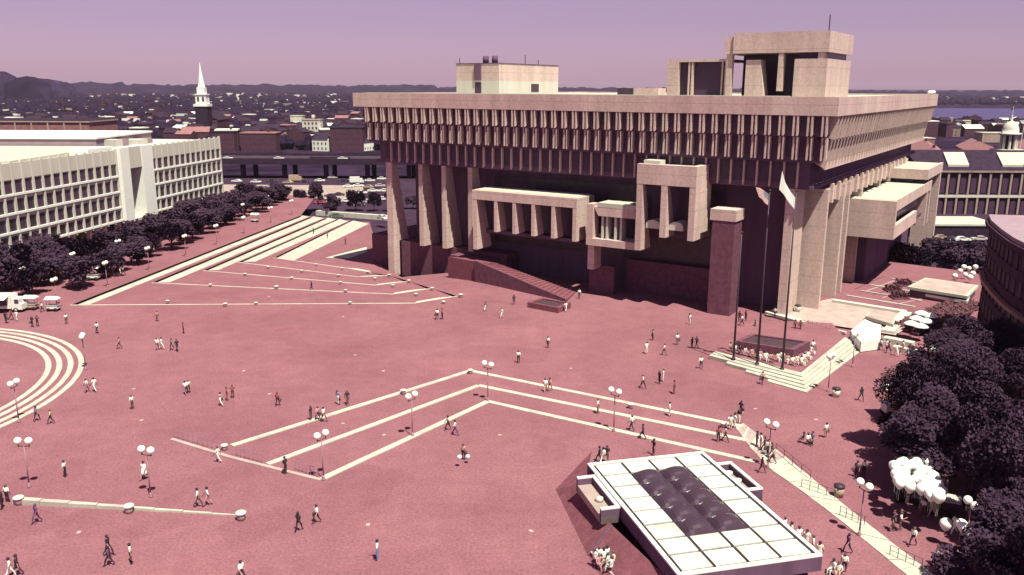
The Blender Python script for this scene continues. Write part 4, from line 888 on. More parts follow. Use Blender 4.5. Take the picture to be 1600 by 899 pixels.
MB().box(-5, 5, -5, 5, 0, 31).build('tower', M['slate'], sp_); MB().box(-5.6, 5.6, -5.6, 5.6, 31.003, 33).build('cornice', M['white_paint'], sp_)
MB().box(-4.2, 4.2, -4.2, 4.2, 33.003, 40).build('belfry', M['white_paint'], sp_); MB().box(-4.7, 4.7, -4.7, 4.7, 40.003, 40.9).build('cornice', M['white_paint'], sp_)
MB().box(-3.0, 3.0, -3.0, 3.0, 40.903, 46).build('lantern', M['white_paint'], sp_); MB().lathe((0, 0, 0), [(3.2, 46.003), (2.6, 48), (1.2, 57), (.15, 65.5)], 8).build('spire', M['white_paint'], sp_)
for x in (-2, 2): MB().box(x - .7, x + .7, -4.35, -4.203, 35, 38.6).build('louvre', M['slate'], sp_)
MB().box(-9, 9, 5.003, 35, 0, 20).build('nave', M['old_brick'], sp_); MB().poly([(-9.5, 5, 20), (-9.5, 35, 20), (0, 35, 27), (0, 5, 27)]).poly([(9.5, 5, 20), (0, 5, 27), (0, 35, 27), (9.5, 35, 20)]).build('nave_roof', M['slate'], sp_)
for (x, y, w_, d_, h_, m_, lab, ro) in [(466, 231, 21, 16, 9, 'white_precast', 'bright white low block right of the steeple, nearest the expressway', 'roof_white'), (487, 226, 14, 14, 20, 'white_precast', 'taller cream block behind the bright white one', 'tan_wall'), (464, 205, 13, 12, 16, 'white_precast', 'slim white house with tall chimney left of the cream block', 'roof_white'),
        (542, 236, 24, 20, 17, 'old_brick', 'plain reddish brick block left of the concrete hall', 'slate'), (404, 236, 26, 16, 13, 'old_brick', 'reddish brick row with small lit windows behind the office wing', 'red_roof'), (350, 236, 16, 16, 14, 'old_brick', 'dark brick block peeking past the white office wing', 'slate'), (446, 170, 60, 20, 10, 'tan_wall', 'long tan shed in the middle of the old town', 'tan_wall'), (395, 168, 64, 14, 9, 'white_precast', 'long white range right of the steeple foot', 'roof_white'),
        (105, 143, 130, 30, 14, 'white_precast', 'long white slab far away at the left', 'roof_white'), (22, 151, 80, 30, 14, 'white_precast', 'row of white blocks at the far left', 'roof_white'), (570, 137, 90, 40, 22, 'tan_wall', 'pale block on the far horizon left of the hall', 'roof_white')]:
    p = at(x, y, -8.5); rr = far_box('old_town_building', p.x - w_ / 2, p.x + w_ / 2, p.y, p.y + d_, -9, -9 + h_, m_, lab, parts=[('roof', ro, (-w_ / 2 - .3, w_ / 2 + .3, -d_ / 2 - .3, d_ / 2 + .3, h_ + .003, h_ + .8)), ('chimney', 'old_brick', (w_ * .2, w_ * .2 + 1.2, -1, .6, h_ + .803, h_ + 3.4))])
    if p.y < 900: windows_front(rr, w_ / 2 - 1, d_ / 2, int(w_ / 3), max(1, int(h_ / 4)), 1.5, 3.8)
p = at(544, 168, -4); tk = empty('storage_tank', (p.x, p.y, -9), 'round white tank at the edge of the concrete hall', 'tank'); MB().lathe((0, 0, 0), [(7, 0), (7, 6)], 20).build('shell', M['white_paint'], tk, True); MB().lathe((0, 0, 0), [(7.2, 6.003), (6.2, 8.4), (3.5, 10), (.4, 10.6)], 20).build('dome', M['white_paint'], tk, True)
# far hills
mb = MB(); NA, k0 = 420, None
hr = random.Random(5)
def hz(t):    # height of the skyline against the bearing
    b = -45 + 90 * t
    h = 37 + 2 * math.sin(b * .7) + 1.5 * math.sin(b * 1.9 + 1) + 1.5 * math.sin(b * 4.3) + hr.uniform(-5, 5)
    if b < -5: h += 9
    if b < -24: h += 8
    if b > 16: h -= 10
    return h
rows_ = [(4300, -9), (4700, None), (5300, None), (7000, -9)]
pts_ = []
for i in range(NA + 1):
    b = R(-45 + 90 * i / NA); h = hz(i / NA)
    for (d_, z), s in zip(rows_, (0, .62, 1, 0)): pts_.append((math.sin(b) * d_, math.cos(b) * d_, -9 + (h + 9) * s if s else -9))
for i in range(NA):
    for j in range(3): mb.f.append((i * 4 + j, (i + 1) * 4 + j, (i + 1) * 4 + j + 1, i * 4 + j + 1)); mb.m.append(0)
mb.v = pts_
tag(mb.build('hills', M['hill'], smooth=True), kind='structure')
def knoll(px, top, wpx, dist, label):
    b = math.atan((px - 800) / 1357); x, y = math.tan(b) * dist, dist; z = CAM_H + (134 - top) / 1357 * dist
    w_ = wpx / 1357 * dist; mb = MB(); rr = random.Random(px)
    N, Mr = 16, 6
    for j in range(Mr + 1):
        for i in range(N):
            t = 2 * math.pi * i / N; u = j / Mr; rad = w_ * (math.cos(u * math.pi / 2) ** .8) * rr.uniform(.88, 1.1); mb.v.append((rad * math.cos(t), .6 * rad * math.sin(t), (z + 9) * math.sin(u * math.pi / 2) * rr.uniform(.95, 1.04)))
    for j in range(Mr):
        for i in range(N): k = (i + 1) % N; mb.f.append((j * N + i, j * N + k, (j + 1) * N + k, (j + 1) * N + i)); mb.m.append(0)
    o = mb.build('hill', M['hill'], smooth=True); o.location = (x, y, -9); return tag(o, kind='structure')
knoll(-8, 113, 50, 2400, ''); knoll(42, 121, 40, 2300, ''); knoll(62, 124, 60, 3000, ''); knoll(-60, 118, 60, 2600, '')

# scattered old town houses, nearest 280 as things, the rest as one mass
hgrp = {}
M['speck'] = mat('speck', (0.75, 0.75, 0.62), 0.7, 0.0)
def house_mesh(w_, d_, h_, rz, wm, rm):
    mb = MB(); mb.mi = 0; mb.box(-w_, w_, -d_, d_, 0, h_); mb.mi = 1
    if rz > 0:
        mb.mi = 0; mb.poly([(-w_, -d_, h_), (-w_, d_, h_), (-w_, 0, h_ + rz)]).poly([(w_, d_, h_), (w_, -d_, h_), (w_, 0, h_ + rz)]); mb.mi = 1
        mb.poly([(-w_, -d_ - .3, h_), (w_, -d_ - .3, h_), (w_, 0, h_ + rz), (-w_, 0, h_ + rz)]).poly([(w_, d_ + .3, h_), (-w_, d_ + .3, h_), (-w_, 0, h_ + rz), (w_, 0, h_ + rz)])
    else: mb.box(-w_ - .2, w_ + .2, -d_ - .2, d_ + .2, h_ + .003, h_ + .8)
    mb.mi = 2
    for i in range(int(w_ * 2 / 3)):
        for j in range(max(1, int(h_ / 3.5))): mb.box(-w_ + 1.1 + i * 3, -w_ + 2.1 + i * 3, -d_ - .06, -d_ - .003, 1 + 3.4 * j, 2.6 + 3.4 * j)
    return mb.mesh('house', [M[wm], M[rm], M['glass_dark']])
kinds = [('dark brick', 'old_brick', 'slate', 7), ('red roofed', 'old_brick', 'red_roof', 1.2), ('tan', 'tan_wall', 'slate', 1.2), ('white walled', 'speck', 'slate', 1.6), ('pale roofed', 'old_brick', 'speck', 2.0)]
hms = {k[0]: [house_mesh(rnd.uniform(4.5, 9), rnd.uniform(4, 6), rnd.uniform(6, 13), rnd.choice((0, 2.2, 3)), k[1], k[2]) for _ in range(5)] for k in kinds}
hrn = random.Random(11)
cand = []
while len(cand) < 640:
    x, y = (hrn.uniform(-20, 570), 141 + 95 * hrn.random() ** 1.5) if hrn.random() < .82 else (hrn.uniform(1445, 1620), hrn.choice([hrn.uniform(143, 163), hrn.uniform(196, 214)]))
    if y < 148 and hrn.random() < .3: continue
    p = at(x, y, -9)
    if p.x < -60 and p.y < 470: continue
    if abs(p.y - 420) < 40 or p.y > 4200: continue
    if p.x > 400 and 1080 < p.y < 2200: continue
    cand.append((p, hrn.choices(kinds, [k[3] for k in kinds])[0]))
cand.sort(key=lambda c: c[0].length)
for p, k in cand[:290]:
    o = inst('far_house', hrn.choice(hms[k[0]]), None, p, hrn.choice((0, .35, -.5, 1.2)) + hrn.uniform(-.2, .2), hrn.uniform(.85, 1.25))
    side = 'by the harbour at the right' if p.x > 0 else 'in the old town beyond the expressway'
    tag(o, f'small distant {k[0]} house among many {side}', 'house', f'{k[0]} houses {side}')
mb = MB(); 
mats_ = [M['old_brick'], M['tan_wall'], M['speck'], M['slate']]
for p, k in cand[290:]:
    s = hrn.uniform(.8, 1.5); mb.mi = {'dark brick': 0, 'red roofed': 0, 'tan': 1, 'white walled': 2, 'pale roofed': 2}[k[0]]
    w_, d_, h_ = 8 * s, 6 * s, hrn.uniform(6, 13)
    t = hrn.uniform(-.5, .5); ct, sn = math.cos(t), math.sin(t)
    mb.box(-w_, w_, -d_, d_, 0, h_, tr=lambda v: (p.x + v[0] * ct - v[1] * sn, p.y + v[0] * sn + v[1] * ct, p.z + v[2])); mb.mi = 3
    mb.box(-w_ - .3, w_ + .3, -d_ - .3, d_ + .3, h_ + .003, h_ + 1, tr=lambda v: (p.x + v[0] * ct - v[1] * sn, p.y + v[0] * sn + v[1] * ct, p.z + v[2]))
for i in range(420):
    x, y = hrn.uniform(-10, 570), 142 + 80 * hrn.random() ** 1.3
    if hrn.random() < .12: x, y = hrn.uniform(1470, 1610), hrn.choice([hrn.uniform(144, 164), hrn.uniform(196, 212)])
    p = at(x, y, -9)
    if (p.x < -60 and p.y < 470) or abs(p.y - 420) < 40 or (p.x > 400 and 1080 < p.y < 2200): continue
    s = hrn.uniform(1.2, 3.2) * (1 + p.y / 3000); h_ = hrn.uniform(7, 12); mb.mi = hrn.choice((2, 2, 2, 1)); mb.box(p.x - s, p.x + s, p.y - 2, p.y + 2, -9, -9 + h_)
for i in range(700):
    b = R(hrn.uniform(-36, 36)); d_ = hrn.uniform(3300, 4300); x, y = math.sin(b) * d_, math.cos(b) * d_
    mb.mi = hrn.choice((0, 0, 3, 3, 1, 2, 2)); s = hrn.uniform(4, 10); h_ = hrn.uniform(7, 18); mb.box(x - s, x + s, y - 8, y + 8, -9, -9 + h_)
tag(mb.build('far_town', mats_), 'mass of tiny houses and sheds below the skyline', 'town', kind='stuff')
mb = MB(); tr_ = random.Random(3)
for i in range(7000):
    x, y = tr_.uniform(-20, 620), 139 + 96 * tr_.random() ** 1.7
    if tr_.random() < .15: x, y = tr_.uniform(1430, 1620), tr_.uniform(141, 165)
    if i < 60: x, y = tr_.uniform(296, 336), tr_.uniform(176, 204)
    p = at(x, y, -9)
    if p.y > 4300 or abs(p.y - 420) < 30 or (p.x > 380 and 1100 < p.y < 2200) or (p.x < -60 and p.y < 460): continue
    s = tr_.uniform(3, 6.0) * (1 + p.y / 3500); k = len(mb.v); n = 7
    for j, (u, zz) in enumerate(((.75, .15), (1, .5), (.62, .85))):
        for a in range(n): t = 2 * math.pi * a / n; rr = s * u * tr_.uniform(.75, 1.15); mb.v.append((p.x + rr * math.cos(t), p.y + rr * math.sin(t), p.z + s * 1.7 * zz * tr_.uniform(.9, 1.1)))
    mb.v.append((p.x, p.y, p.z + s * 1.75))
    for j in range(2):
        for a in range(n): b = (a + 1) % n; mb.f.append((k + j * n + a, k + j * n + b, k + (j + 1) * n + b, k + (j + 1) * n + a)); mb.m.append(0)
    for a in range(n): mb.f.append((k + 2 * n + a, k + 2 * n + (a + 1) % n, k + 3 * n)); mb.m.append(0)
tag(mb.build('far_trees', M['far_leaf']), 'dark far-off trees between the houses of the old town', 'trees', kind='stuff')
# ================================================================== TREES
def crown_mesh(seed, r, h, z0, n, leaf, m):
    rr = random.Random(seed); mb = MB(); cl = []
    for i in range(16):
        t, u = rr.uniform(0, 6.283), rr.random() ** .5
        zc = rr.uniform(.12, .9); rad = r * (1 - (2 * abs(zc - .42)) ** 2.2 * .8) * .72
        cl.append((Vector((rad * u * math.cos(t), rad * u * math.sin(t), z0 + h * zc)), r * rr.uniform(.24, .46)))
    for i in range(n):
        c, s = rr.choice(cl); d = Vector((rr.gauss(0, 1), rr.gauss(0, 1), rr.gauss(0, .85))).normalized(); p = c + d * s * rr.random() ** .4
        a = Vector((rr.gauss(0, 1), rr.gauss(0, 1), rr.gauss(0, .7))).normalized(); b = a.orthogonal().normalized(); l = leaf * rr.uniform(.6, 1.4)
        mb.poly([p - a * l, p + b * l * .6, p + a * l, p - b * l * .6])
    return mb.mesh('crown', M[m])
def trunk_mesh(seed, z, r):
    rr = random.Random(seed); mb = MB(); mb.tube((0, 0, -.1), (0, 0, z), .2, .13, 8)
    for i in range(6):
        t = rr.uniform(0, 6.28); q = Vector((math.cos(t) * r * .6, math.sin(t) * r * .6, z + rr.uniform(.8, 3))); mb.tube((0, 0, z * rr.uniform(.7, 1)), q, .09, .03, 6)
    return mb.mesh('trunk', M['bark'], True)
CR = [crown_mesh(i, 3.9, 6.6, 1.5, 2600, .36, 'leaf_a' if i % 2 else 'leaf_b') for i in range(4)]
TK = [trunk_mesh(i, 2.9, 3.2) for i in range(3)]
BC = [crown_mesh(10 + i, 4.7, 8.6, 2.0, 14000, .18, 'leaf_a') for i in range(3)]
def tree(x, y, z, s, label, group, big=False, rr=random.Random(77)):
    r = empty('leafy_tree', (x, y, z), label, 'tree', group, rr.uniform(0, 6.28)); r.scale = (s * rr.uniform(.92, 1.1), s * rr.uniform(.92, 1.1), s * rr.uniform(.9, 1.08) * (.84 if 'back row' in label else .74 if 'row' in label else 1))
    inst('trunk', rr.choice(TK), r); inst('crown', rr.choice(BC if big else CR), r)
tr = random.Random(21)
for i in range(19):
    y = 152 + 7.6 * i; tree(-83.5 + .035 * (y - 152) + tr.uniform(-.8, .8) - (5 if i == 0 else 0), y + tr.uniform(-1, 1), 0, tr.uniform(.85, 1.08), f'dark street tree of the front row along the terraces, {ORD[i]} from the vendor van', 'front row of street trees at the left')
for i in range(17):
    y = 160 + 7.6 * i; tree(-91.5 + .03 * (y - 152) + tr.uniform(-1, 1), y + tr.uniform(-1, 1), 0, tr.uniform(.95, 1.15), f'dark street tree of the back row under the white office, {ORD[i]} from the left', 'back row of street trees at the left')
for i in range(9): tree(-96 - i * .2, 150 + i * 3 + tr.uniform(-1, 1), 0, tr.uniform(.9, 1.1), f'dark street tree at the left edge, {ORD[i]} deep behind the white vendor van', 'street trees at the left edge')
for i in range(9): tree(-88 + 6.5 * i, 290 + tr.uniform(-6, 8) + i, -5 if i > 3 else -2.5, tr.uniform(.7, 1.0), f'dark tree near the far parked cars, {ORD[i]} rightward from the white office corner', 'trees by the far car park')
big = [(1424, 622, 6), (1447, 588, 6), (1474, 557, 6), (1512, 537, 6), (1555, 533, 6), (1470, 650, 6), (1520, 612, 6), (1575, 590, 6), (1455, 690, 5), (1522, 694, 6), (1570, 668, 6), (1566, 752, 6), (1590, 735, 6), (1575, 830, 6), (1600, 910, 6), (1566, 886, 5), (1500, 583, 6), (1546, 640, 6), (1597, 548, 7), (1600, 700, 7)]
bl = ['leftmost dark leafy tree of the shaded group, jutting over the red paving', 'dark leafy tree behind the leftmost one of the shaded group', 'dark leafy tree below the hedges at the upper shaded edge', 'dark leafy tree at the upper edge before the dark brick block', 'topmost dark leafy tree against the dark brick block', 'dark leafy tree above the balloons at the shaded left edge', 'dark leafy tree in the middle of the upper shade', 'dark leafy tree at the right edge under the brick block', 'dark leafy tree directly behind the big white balloon bunch', 'dark leafy tree right of the big white balloon bunch', 'dark leafy tree by the lone globe at the right edge', 'dark leafy tree behind the two small balloon bunches', 'dark leafy tree at the right edge level with the balloons', 'dark leafy tree at the right edge beside the small balloons', 'dark leafy tree in the lower right corner', 'dark leafy tree nearest the lower right corner paving', 'dark leafy tree filling the gap above the middle of the shade', 'dark leafy tree between the upper shade and the lone globe', 'dark leafy tree hiding the base of the brick block', 'dark leafy tree at the right edge above the lone globe']
for (x, y, z), l in zip(big, bl):
    p = at(x, y, z); tree(p.x, p.y, 0, tr.uniform(.85, 1.0), l, None, True)
for i, (x, y) in enumerate([(1408, 412), (1395, 405), (1432, 405), (1455, 400), (1480, 402), (1505, 408), (1525, 400), (1420, 415), (1490, 418), (1535, 420)]):
    p = at(x, y, -1); tree(p.x, p.y, -5, tr.uniform(.9, 1.15), f'dark tree in the shaded strip below the street cars, {ORD[i]} planted there', 'trees in the shaded strip by the street')
for i, (x, y) in enumerate([(1300, 470), (1352, 452), (1385, 436)]):
    pass

# ================================================================== VEHICLES
wh = MB().tube((0, -.1, 0), (0, .1, 0), .32, n=14).mesh('wheel', M['rubber'], True); hub = MB().tube((0, -.11, 0), (0, .11, 0), .17, n=10).mesh('hub', M['car_silver'], True)
lm = MB().box(-.03, .03, -.16, .16, -.08, .08).mesh('headlight', M['globe'])
def loft(prof, wid, m, name):
    """side outline (x, z) extruded across y with a slight tumblehome"""
    mb = MB(); n = len(prof); zs = [p[1] for p in prof]; lo, hi = min(zs), max(zs)
    for s in (-1, 1):
        for x, z in prof: mb.v.append((x, s * wid * (1 - .16 * max(0, (z - .75)) / .7), z))
    mb.f.append(tuple(range(n - 1, -1, -1))); mb.f.append(tuple(range(n, 2 * n)))
    for i in range(n): j = (i + 1) % n; mb.f.append((i, j, n + j, n + i))
    mb.m = [0] * len(mb.f); return mb.mesh(name, m)
car_body = [(-2.3, .3), (2.3, .3), (2.36, .55), (2.25, .8), (1.1, .9), (-1.5, .92), (-2.28, .86), (-2.38, .55)]
car_top = [(1.05, .905), (.45, 1.38), (-1.0, 1.42), (-1.62, .925)]
car_glass = [(.93, .93), (.42, 1.31), (-.95, 1.34), (-1.45, .94)]
def car(p, rz, c, label, group='parked cars beyond the plaza'):
    r = empty('parked_car', p, label, 'car', group, rz)
    for key, pr, w_, nm_, mm in (('b', car_body, .88, 'body', 'car_' + c), ('t', car_top, .80, 'roof', 'car_' + c), ('g', car_glass, .812, 'side_window', 'glass_dark')):
        if (key, c) not in CM: CM[(key, c)] = loft(pr, w_, M[mm], nm_)
        inst(nm_, CM[(key, c)], r)
    if 'ws' not in CM: CM['ws'] = MB().hexa([(1.04, -.68, .95), (1.06, -.68, .95), (1.06, .68, .95), (1.04, .68, .95)], [(.50, -.6, 1.34), (.52, -.6, 1.36), (.52, .6, 1.36), (.50, .6, 1.34)]).mesh('windscreen', M['glass_dark'])
    inst('windscreen', CM['ws'], r)
    for x in (-1.45, 1.45):
        for y in (-.8, .8): q = inst('wheel', wh, r, (x, y, .32)); inst('hub', hub, q)
    for y in (-.6, .6): inst('headlight', lm, r, (2.36, y, .62))
CM = {}
cr_ = random.Random(9)
def lorry(p, rz, label, c='white'):
    r = empty('lorry', p, label, 'lorry', None, rz)
    MB().box(-3.2, 1.2, -1.15, 1.15, .7, 3.1).build('cargo_box', M['car_' + c], r); MB().box(1.25, 3.0, -1.05, 1.05, .5, 1.5).box(1.25, 2.5, -1.0, 1.0, 1.503, 2.4).build('cab', M['car_' + c], r)
    MB().hexa([(2.52, -.9, 1.52), (2.62, -.9, 1.52), (2.62, .9, 1.52), (2.52, .9, 1.52)], [(2.45, -.85, 2.3), (2.52, -.85, 2.3), (2.52, .85, 2.3), (2.45, .85, 2.3)]).build('windscreen', M['glass_dark'], r)
    for x in (-2.2, 2.1):
        for y in (-1.0, 1.0): q = inst('wheel', wh, r, (x, y, .42), 0, 1.3); inst('hub', hub, q)
cn = dict(white='white', red='red', blue='dark blue', dark='black', tan='tan', silver='silver', green='dull green')
NC_ = [(370, 285, 'white'), (400, 286, 'white'), (425, 284, 'dark'), (450, 287, 'tan'), (476, 285, 'dark'), (500, 284, 'white'), (520, 279, 'silver'), (537, 284, 'dark'), (553, 283, 'white'), (578, 284, 'white'), (597, 281, 'white'), (560, 292, 'white'), (575, 294, 'tan'), (545, 293, 'white'), (594, 292, 'silver'), (489, 298, 'white'), (530, 306, 'dark'), (516, 308, 'dark'), (565, 303, 'white'), (583, 300, 'white'), (601, 300, 'white'), (556, 311, 'silver'), (542, 316, 'white'), (575, 317, 'white'), (598, 313, 'white'), (500, 318, 'red'), (520, 318, 'silver'), (560, 322, 'dark'), (486, 311, 'tan')]
pl_ = ['first white car from the left on the far street', 'second white car from the left on the far street', 'black car between the white ones on the far street', 'tan car behind the pale car park', 'black car right of the tan one behind the car park', 'white car behind the middle of the car park', 'silver car under the expressway', 'black car under the expressway', 'white car under the expressway edge', 'white car in the upper lot by the concrete pier', 'white car nearest the pier in the upper lot', 'white car at the left end of the crowded lot', 'tan car in the crowded lot by the pier', 'white car at the corner of the pale car park', 'silver car beside the concrete pier', 'white car standing alone on the pale car park', 'black car in the aisle before the car park', 'dark second car in the aisle before the car park', 'white car mid way in the crowded lot', 'white car in the crowded lot facing the pier', 'white car touching the pier edge in the lot', 'silver car in the lower crowded lot', 'white car in the lower crowded lot', 'white car lowest in the crowded lot', 'white car by the pier above the white wall', 'red car above the left end of the white wall', 'silver car behind the white wall', 'black car behind the white wall', 'tan car left of the aisle before the car park']
for (x, y, c), l in zip(NC_, pl_): car(at(x, y, -5), cr_.choice((0, .1, -.15, 2.9)) + cr_.uniform(-.1, .1), c, l)
car(at(526, 340, -2.45), .1, 'green', 'pale green car parked before the long white wall at the top of the terraces', None); car(at(598, 343, -2.45), -.9, 'white', 'white car beside the concrete pier at the top of the terraces', None)
lorry(at(558, 287, -5), .1, 'white box lorry among the cars under the expressway'); lorry(at(463, 284, -5), .05, 'tan box lorry behind the pale car park', 'tan')
for x, y, l in [(434, 250, 'small white car on the raised expressway left of middle'), (556, 241, 'white car on the raised expressway by the concrete hall'), (380, 243, 'white car on the raised expressway beside the office wing')]:
    p = at(x, y, 3.6); car((p.x, 412, 3.6), 0, 'white', l, None)
for i, (x, y, c) in enumerate([(1449, 362, 'white'), (1462, 359, 'white'), (1480, 359, 'silver'), (1494, 359, 'white'), (1509, 365, 'dark'), (1470, 374, 'tan'), (1488, 376, 'dark'), (1518, 369, 'red'), (1527, 363, 'white'), (1503, 377, 'white'), (1530, 376, 'silver')]):
    car(at(x, y, -6), cr_.choice((0, .2, 3.0)), c, ['white car nearest the concrete corner on the east street', 'second white car under the long white canopy', 'silver car under the middle of the long white canopy', 'white car under the long white canopy, right of the silver one', 'black car right of the white ones under the canopy', 'tan car in the lower lane of the east street', 'black car in the lower lane of the east street', 'red car near the dark brick block on the east street', 'white car touching the dark brick block on the east street', 'white car in the lower lane of the east street', 'silver car in the lower lane by the dark brick block'][i], 'cars on the east street')
# vendor's van and stalls at the left edge
vp = at(12, 486); vn = empty('vendor_van', vp, 'white vendor van with open awning at the left edge under the trees', 'van')
MB().box(-4.5, 1.4, -1.2, 1.2, .7, 3.0).build('cargo_box', M['car_white'], vn); MB().box(1.45, 3.2, -1.1, 1.1, .5, 1.5).box(1.45, 2.8, -1.05, 1.05, 1.503, 2.4).build('cab', M['car_white'], vn)
MB().box(2.0, 2.7, -1.13, -1.06, 1.6, 2.3).build('side_window', M['glass_dark'], vn); MB().hexa([(-4.2, -2.6, 2.5), (1.2, -2.6, 2.5), (1.2, -1.22, 2.95), (-4.2, -1.22, 2.95)], [(-4.2, -2.6, 2.56), (1.2, -2.6, 2.56), (1.2, -1.22, 3.01), (-4.2, -1.22, 3.01)]).build('awning', M['white_paint'], vn)
MB().box(-3.8, .8, -1.26, -1.205, 1.3, 2.4).build('hatch', M['glass_dark'], vn); MB().box(-3.8, .8, -1.6, -1.27, 1.15, 1.25).build('counter', M['car_silver'], vn)
for x in (-3.0, 2.1):
    for y in (-1.05, 1.05): q = inst('wheel', wh, vn, (x, y, .42), 0, 1.3); inst('hub', hub, q)
def cart(x, y, c, label, roof=True, s=1.0, rz=0.0):
    r = empty('vendor_cart', at(x, y), label, 'cart', None, rz); r.scale = (s, s, s)
    MB().box(-.9, .9, -.5, .5, .45, 1.05).build('box', M[c], r); MB().box(-1.0, 1.0, -.58, .58, 1.053, 1.12).build('counter', M['car_silver'], r)
    for y_ in (-.52, .52):
        for x_ in (-.6, .6): inst('wheel', wh, r, (x_, y_, .32))
    MB().tube((.9, -.3, .8), (1.5, -.3, .95), .03, n=6).tube((.9, .3, .8), (1.5, .3, .95), .03, n=6).tube((1.5, -.3, .95), (1.5, .3, .95), .03, n=6).build('handle', M['dark_metal'], r)
    if roof:
        for x_ in (-.85, .85):
            for y_ in (-.45, .45): MB().tube((x_, y_, 1.1), (x_, y_, 2.2), .03, n=6).build('post', M['dark_metal'], r)
        MB().hexa([(-1.15, -.75, 2.15), (1.15, -.75, 2.15), (1.15, .75, 2.15), (-1.15, .75, 2.15)], [(-1.0, -.1, 2.6), (1.0, -.1, 2.6), (1.0, .1, 2.6), (-1.0, .1, 2.6)]).build('awning', M['white_paint'], r)
cart(84, 486, 'car_white', 'small white awning cart right of the vendor van'); cart(147, 438, 'car_white', 'white awning cart under the street trees', True, 1.2); cart(50, 484, 'car_tan', 'tan cart crowded by people beside the vendor van', True)
cart(1398, 652, 'car_silver', 'white roofed cart at the foot of the leftmost shaded tree', True, 1.6); cart(1423, 783, 'car_dark', 'dark cart under the big bunch of white balloons', False, 1.6, -.5); cart(1470, 802, 'car_dark', 'second dark cart right of the big white balloons', False, 1.5, -.5)
cart(399, 347, 'car_white', 'white cart at the far end of the tree row', True)
cart(1466, 584, 'car_white', 'white roofed stall in a gap of the shaded trees', True, 1.6)
# litter bins
for x, y, z, l, c in [(1306, 620, 0, 'pale round litter bin near the flag terrace corner', 'white_precast'), (1310, 776, 0, 'pale litter bin with dark top beside the stair path', 'tan_wall'), (1246, 487, .35, 'litter bin at the foot of the first concrete blade', 'white_precast')]:
    r = empty('litter_bin', at(x, y, z), l, 'bin'); MB().lathe((0, 0, 0), [(.42, 0), (.5, 1.0)], 16).build('drum', M[c], r, True); MB().lathe((0, 0, 0), [(.53, 1.003), (.5, 1.2), (.2, 1.3)], 16).build('lid', M['dark_metal'], r, True)
# scraps of paper on the paving
si = 0; SCR = ['right of the two walkers mid left', 'just above the lone walker mid left', 'below the lone walker mid left', 'left of the rust red walker', 'between the left bent steps', 'between the near bent steps', 'left of the bent steps peak', 'right of the bent steps peak', 'inside the near bent steps', 'beside the stair path top', 'under the low tapering wall', 'in the upper middle of the plaza', 'left of the headhouse slope', 'left of the leftmost shaded tree', 'inside the second terrace line', 'below the longest terrace line', 'near the bottom left of centre']
for x, y in [(381, 580), (209, 608), (221, 657), (421, 616), (536, 662), (600, 680), (599, 580), (892, 576), (781, 680), (1180, 639), (123, 832), (555, 555), (830, 830), (1275, 656), (420, 464), (536, 495), (575, 820)]:
    o = MB().box(-.16, .16, -.12, .12, .006, .03).build('paper_scrap', M['granite_pink']); o.location = at(x, y); o.rotation_euler = (0, 0, tr.uniform(0, 3)); o.scale = (1.4, 1.4, 1); tag(o, f'small white paper scrap on the red paving {SCR[si]}', 'litter', 'paper scraps on the paving'); si += 1

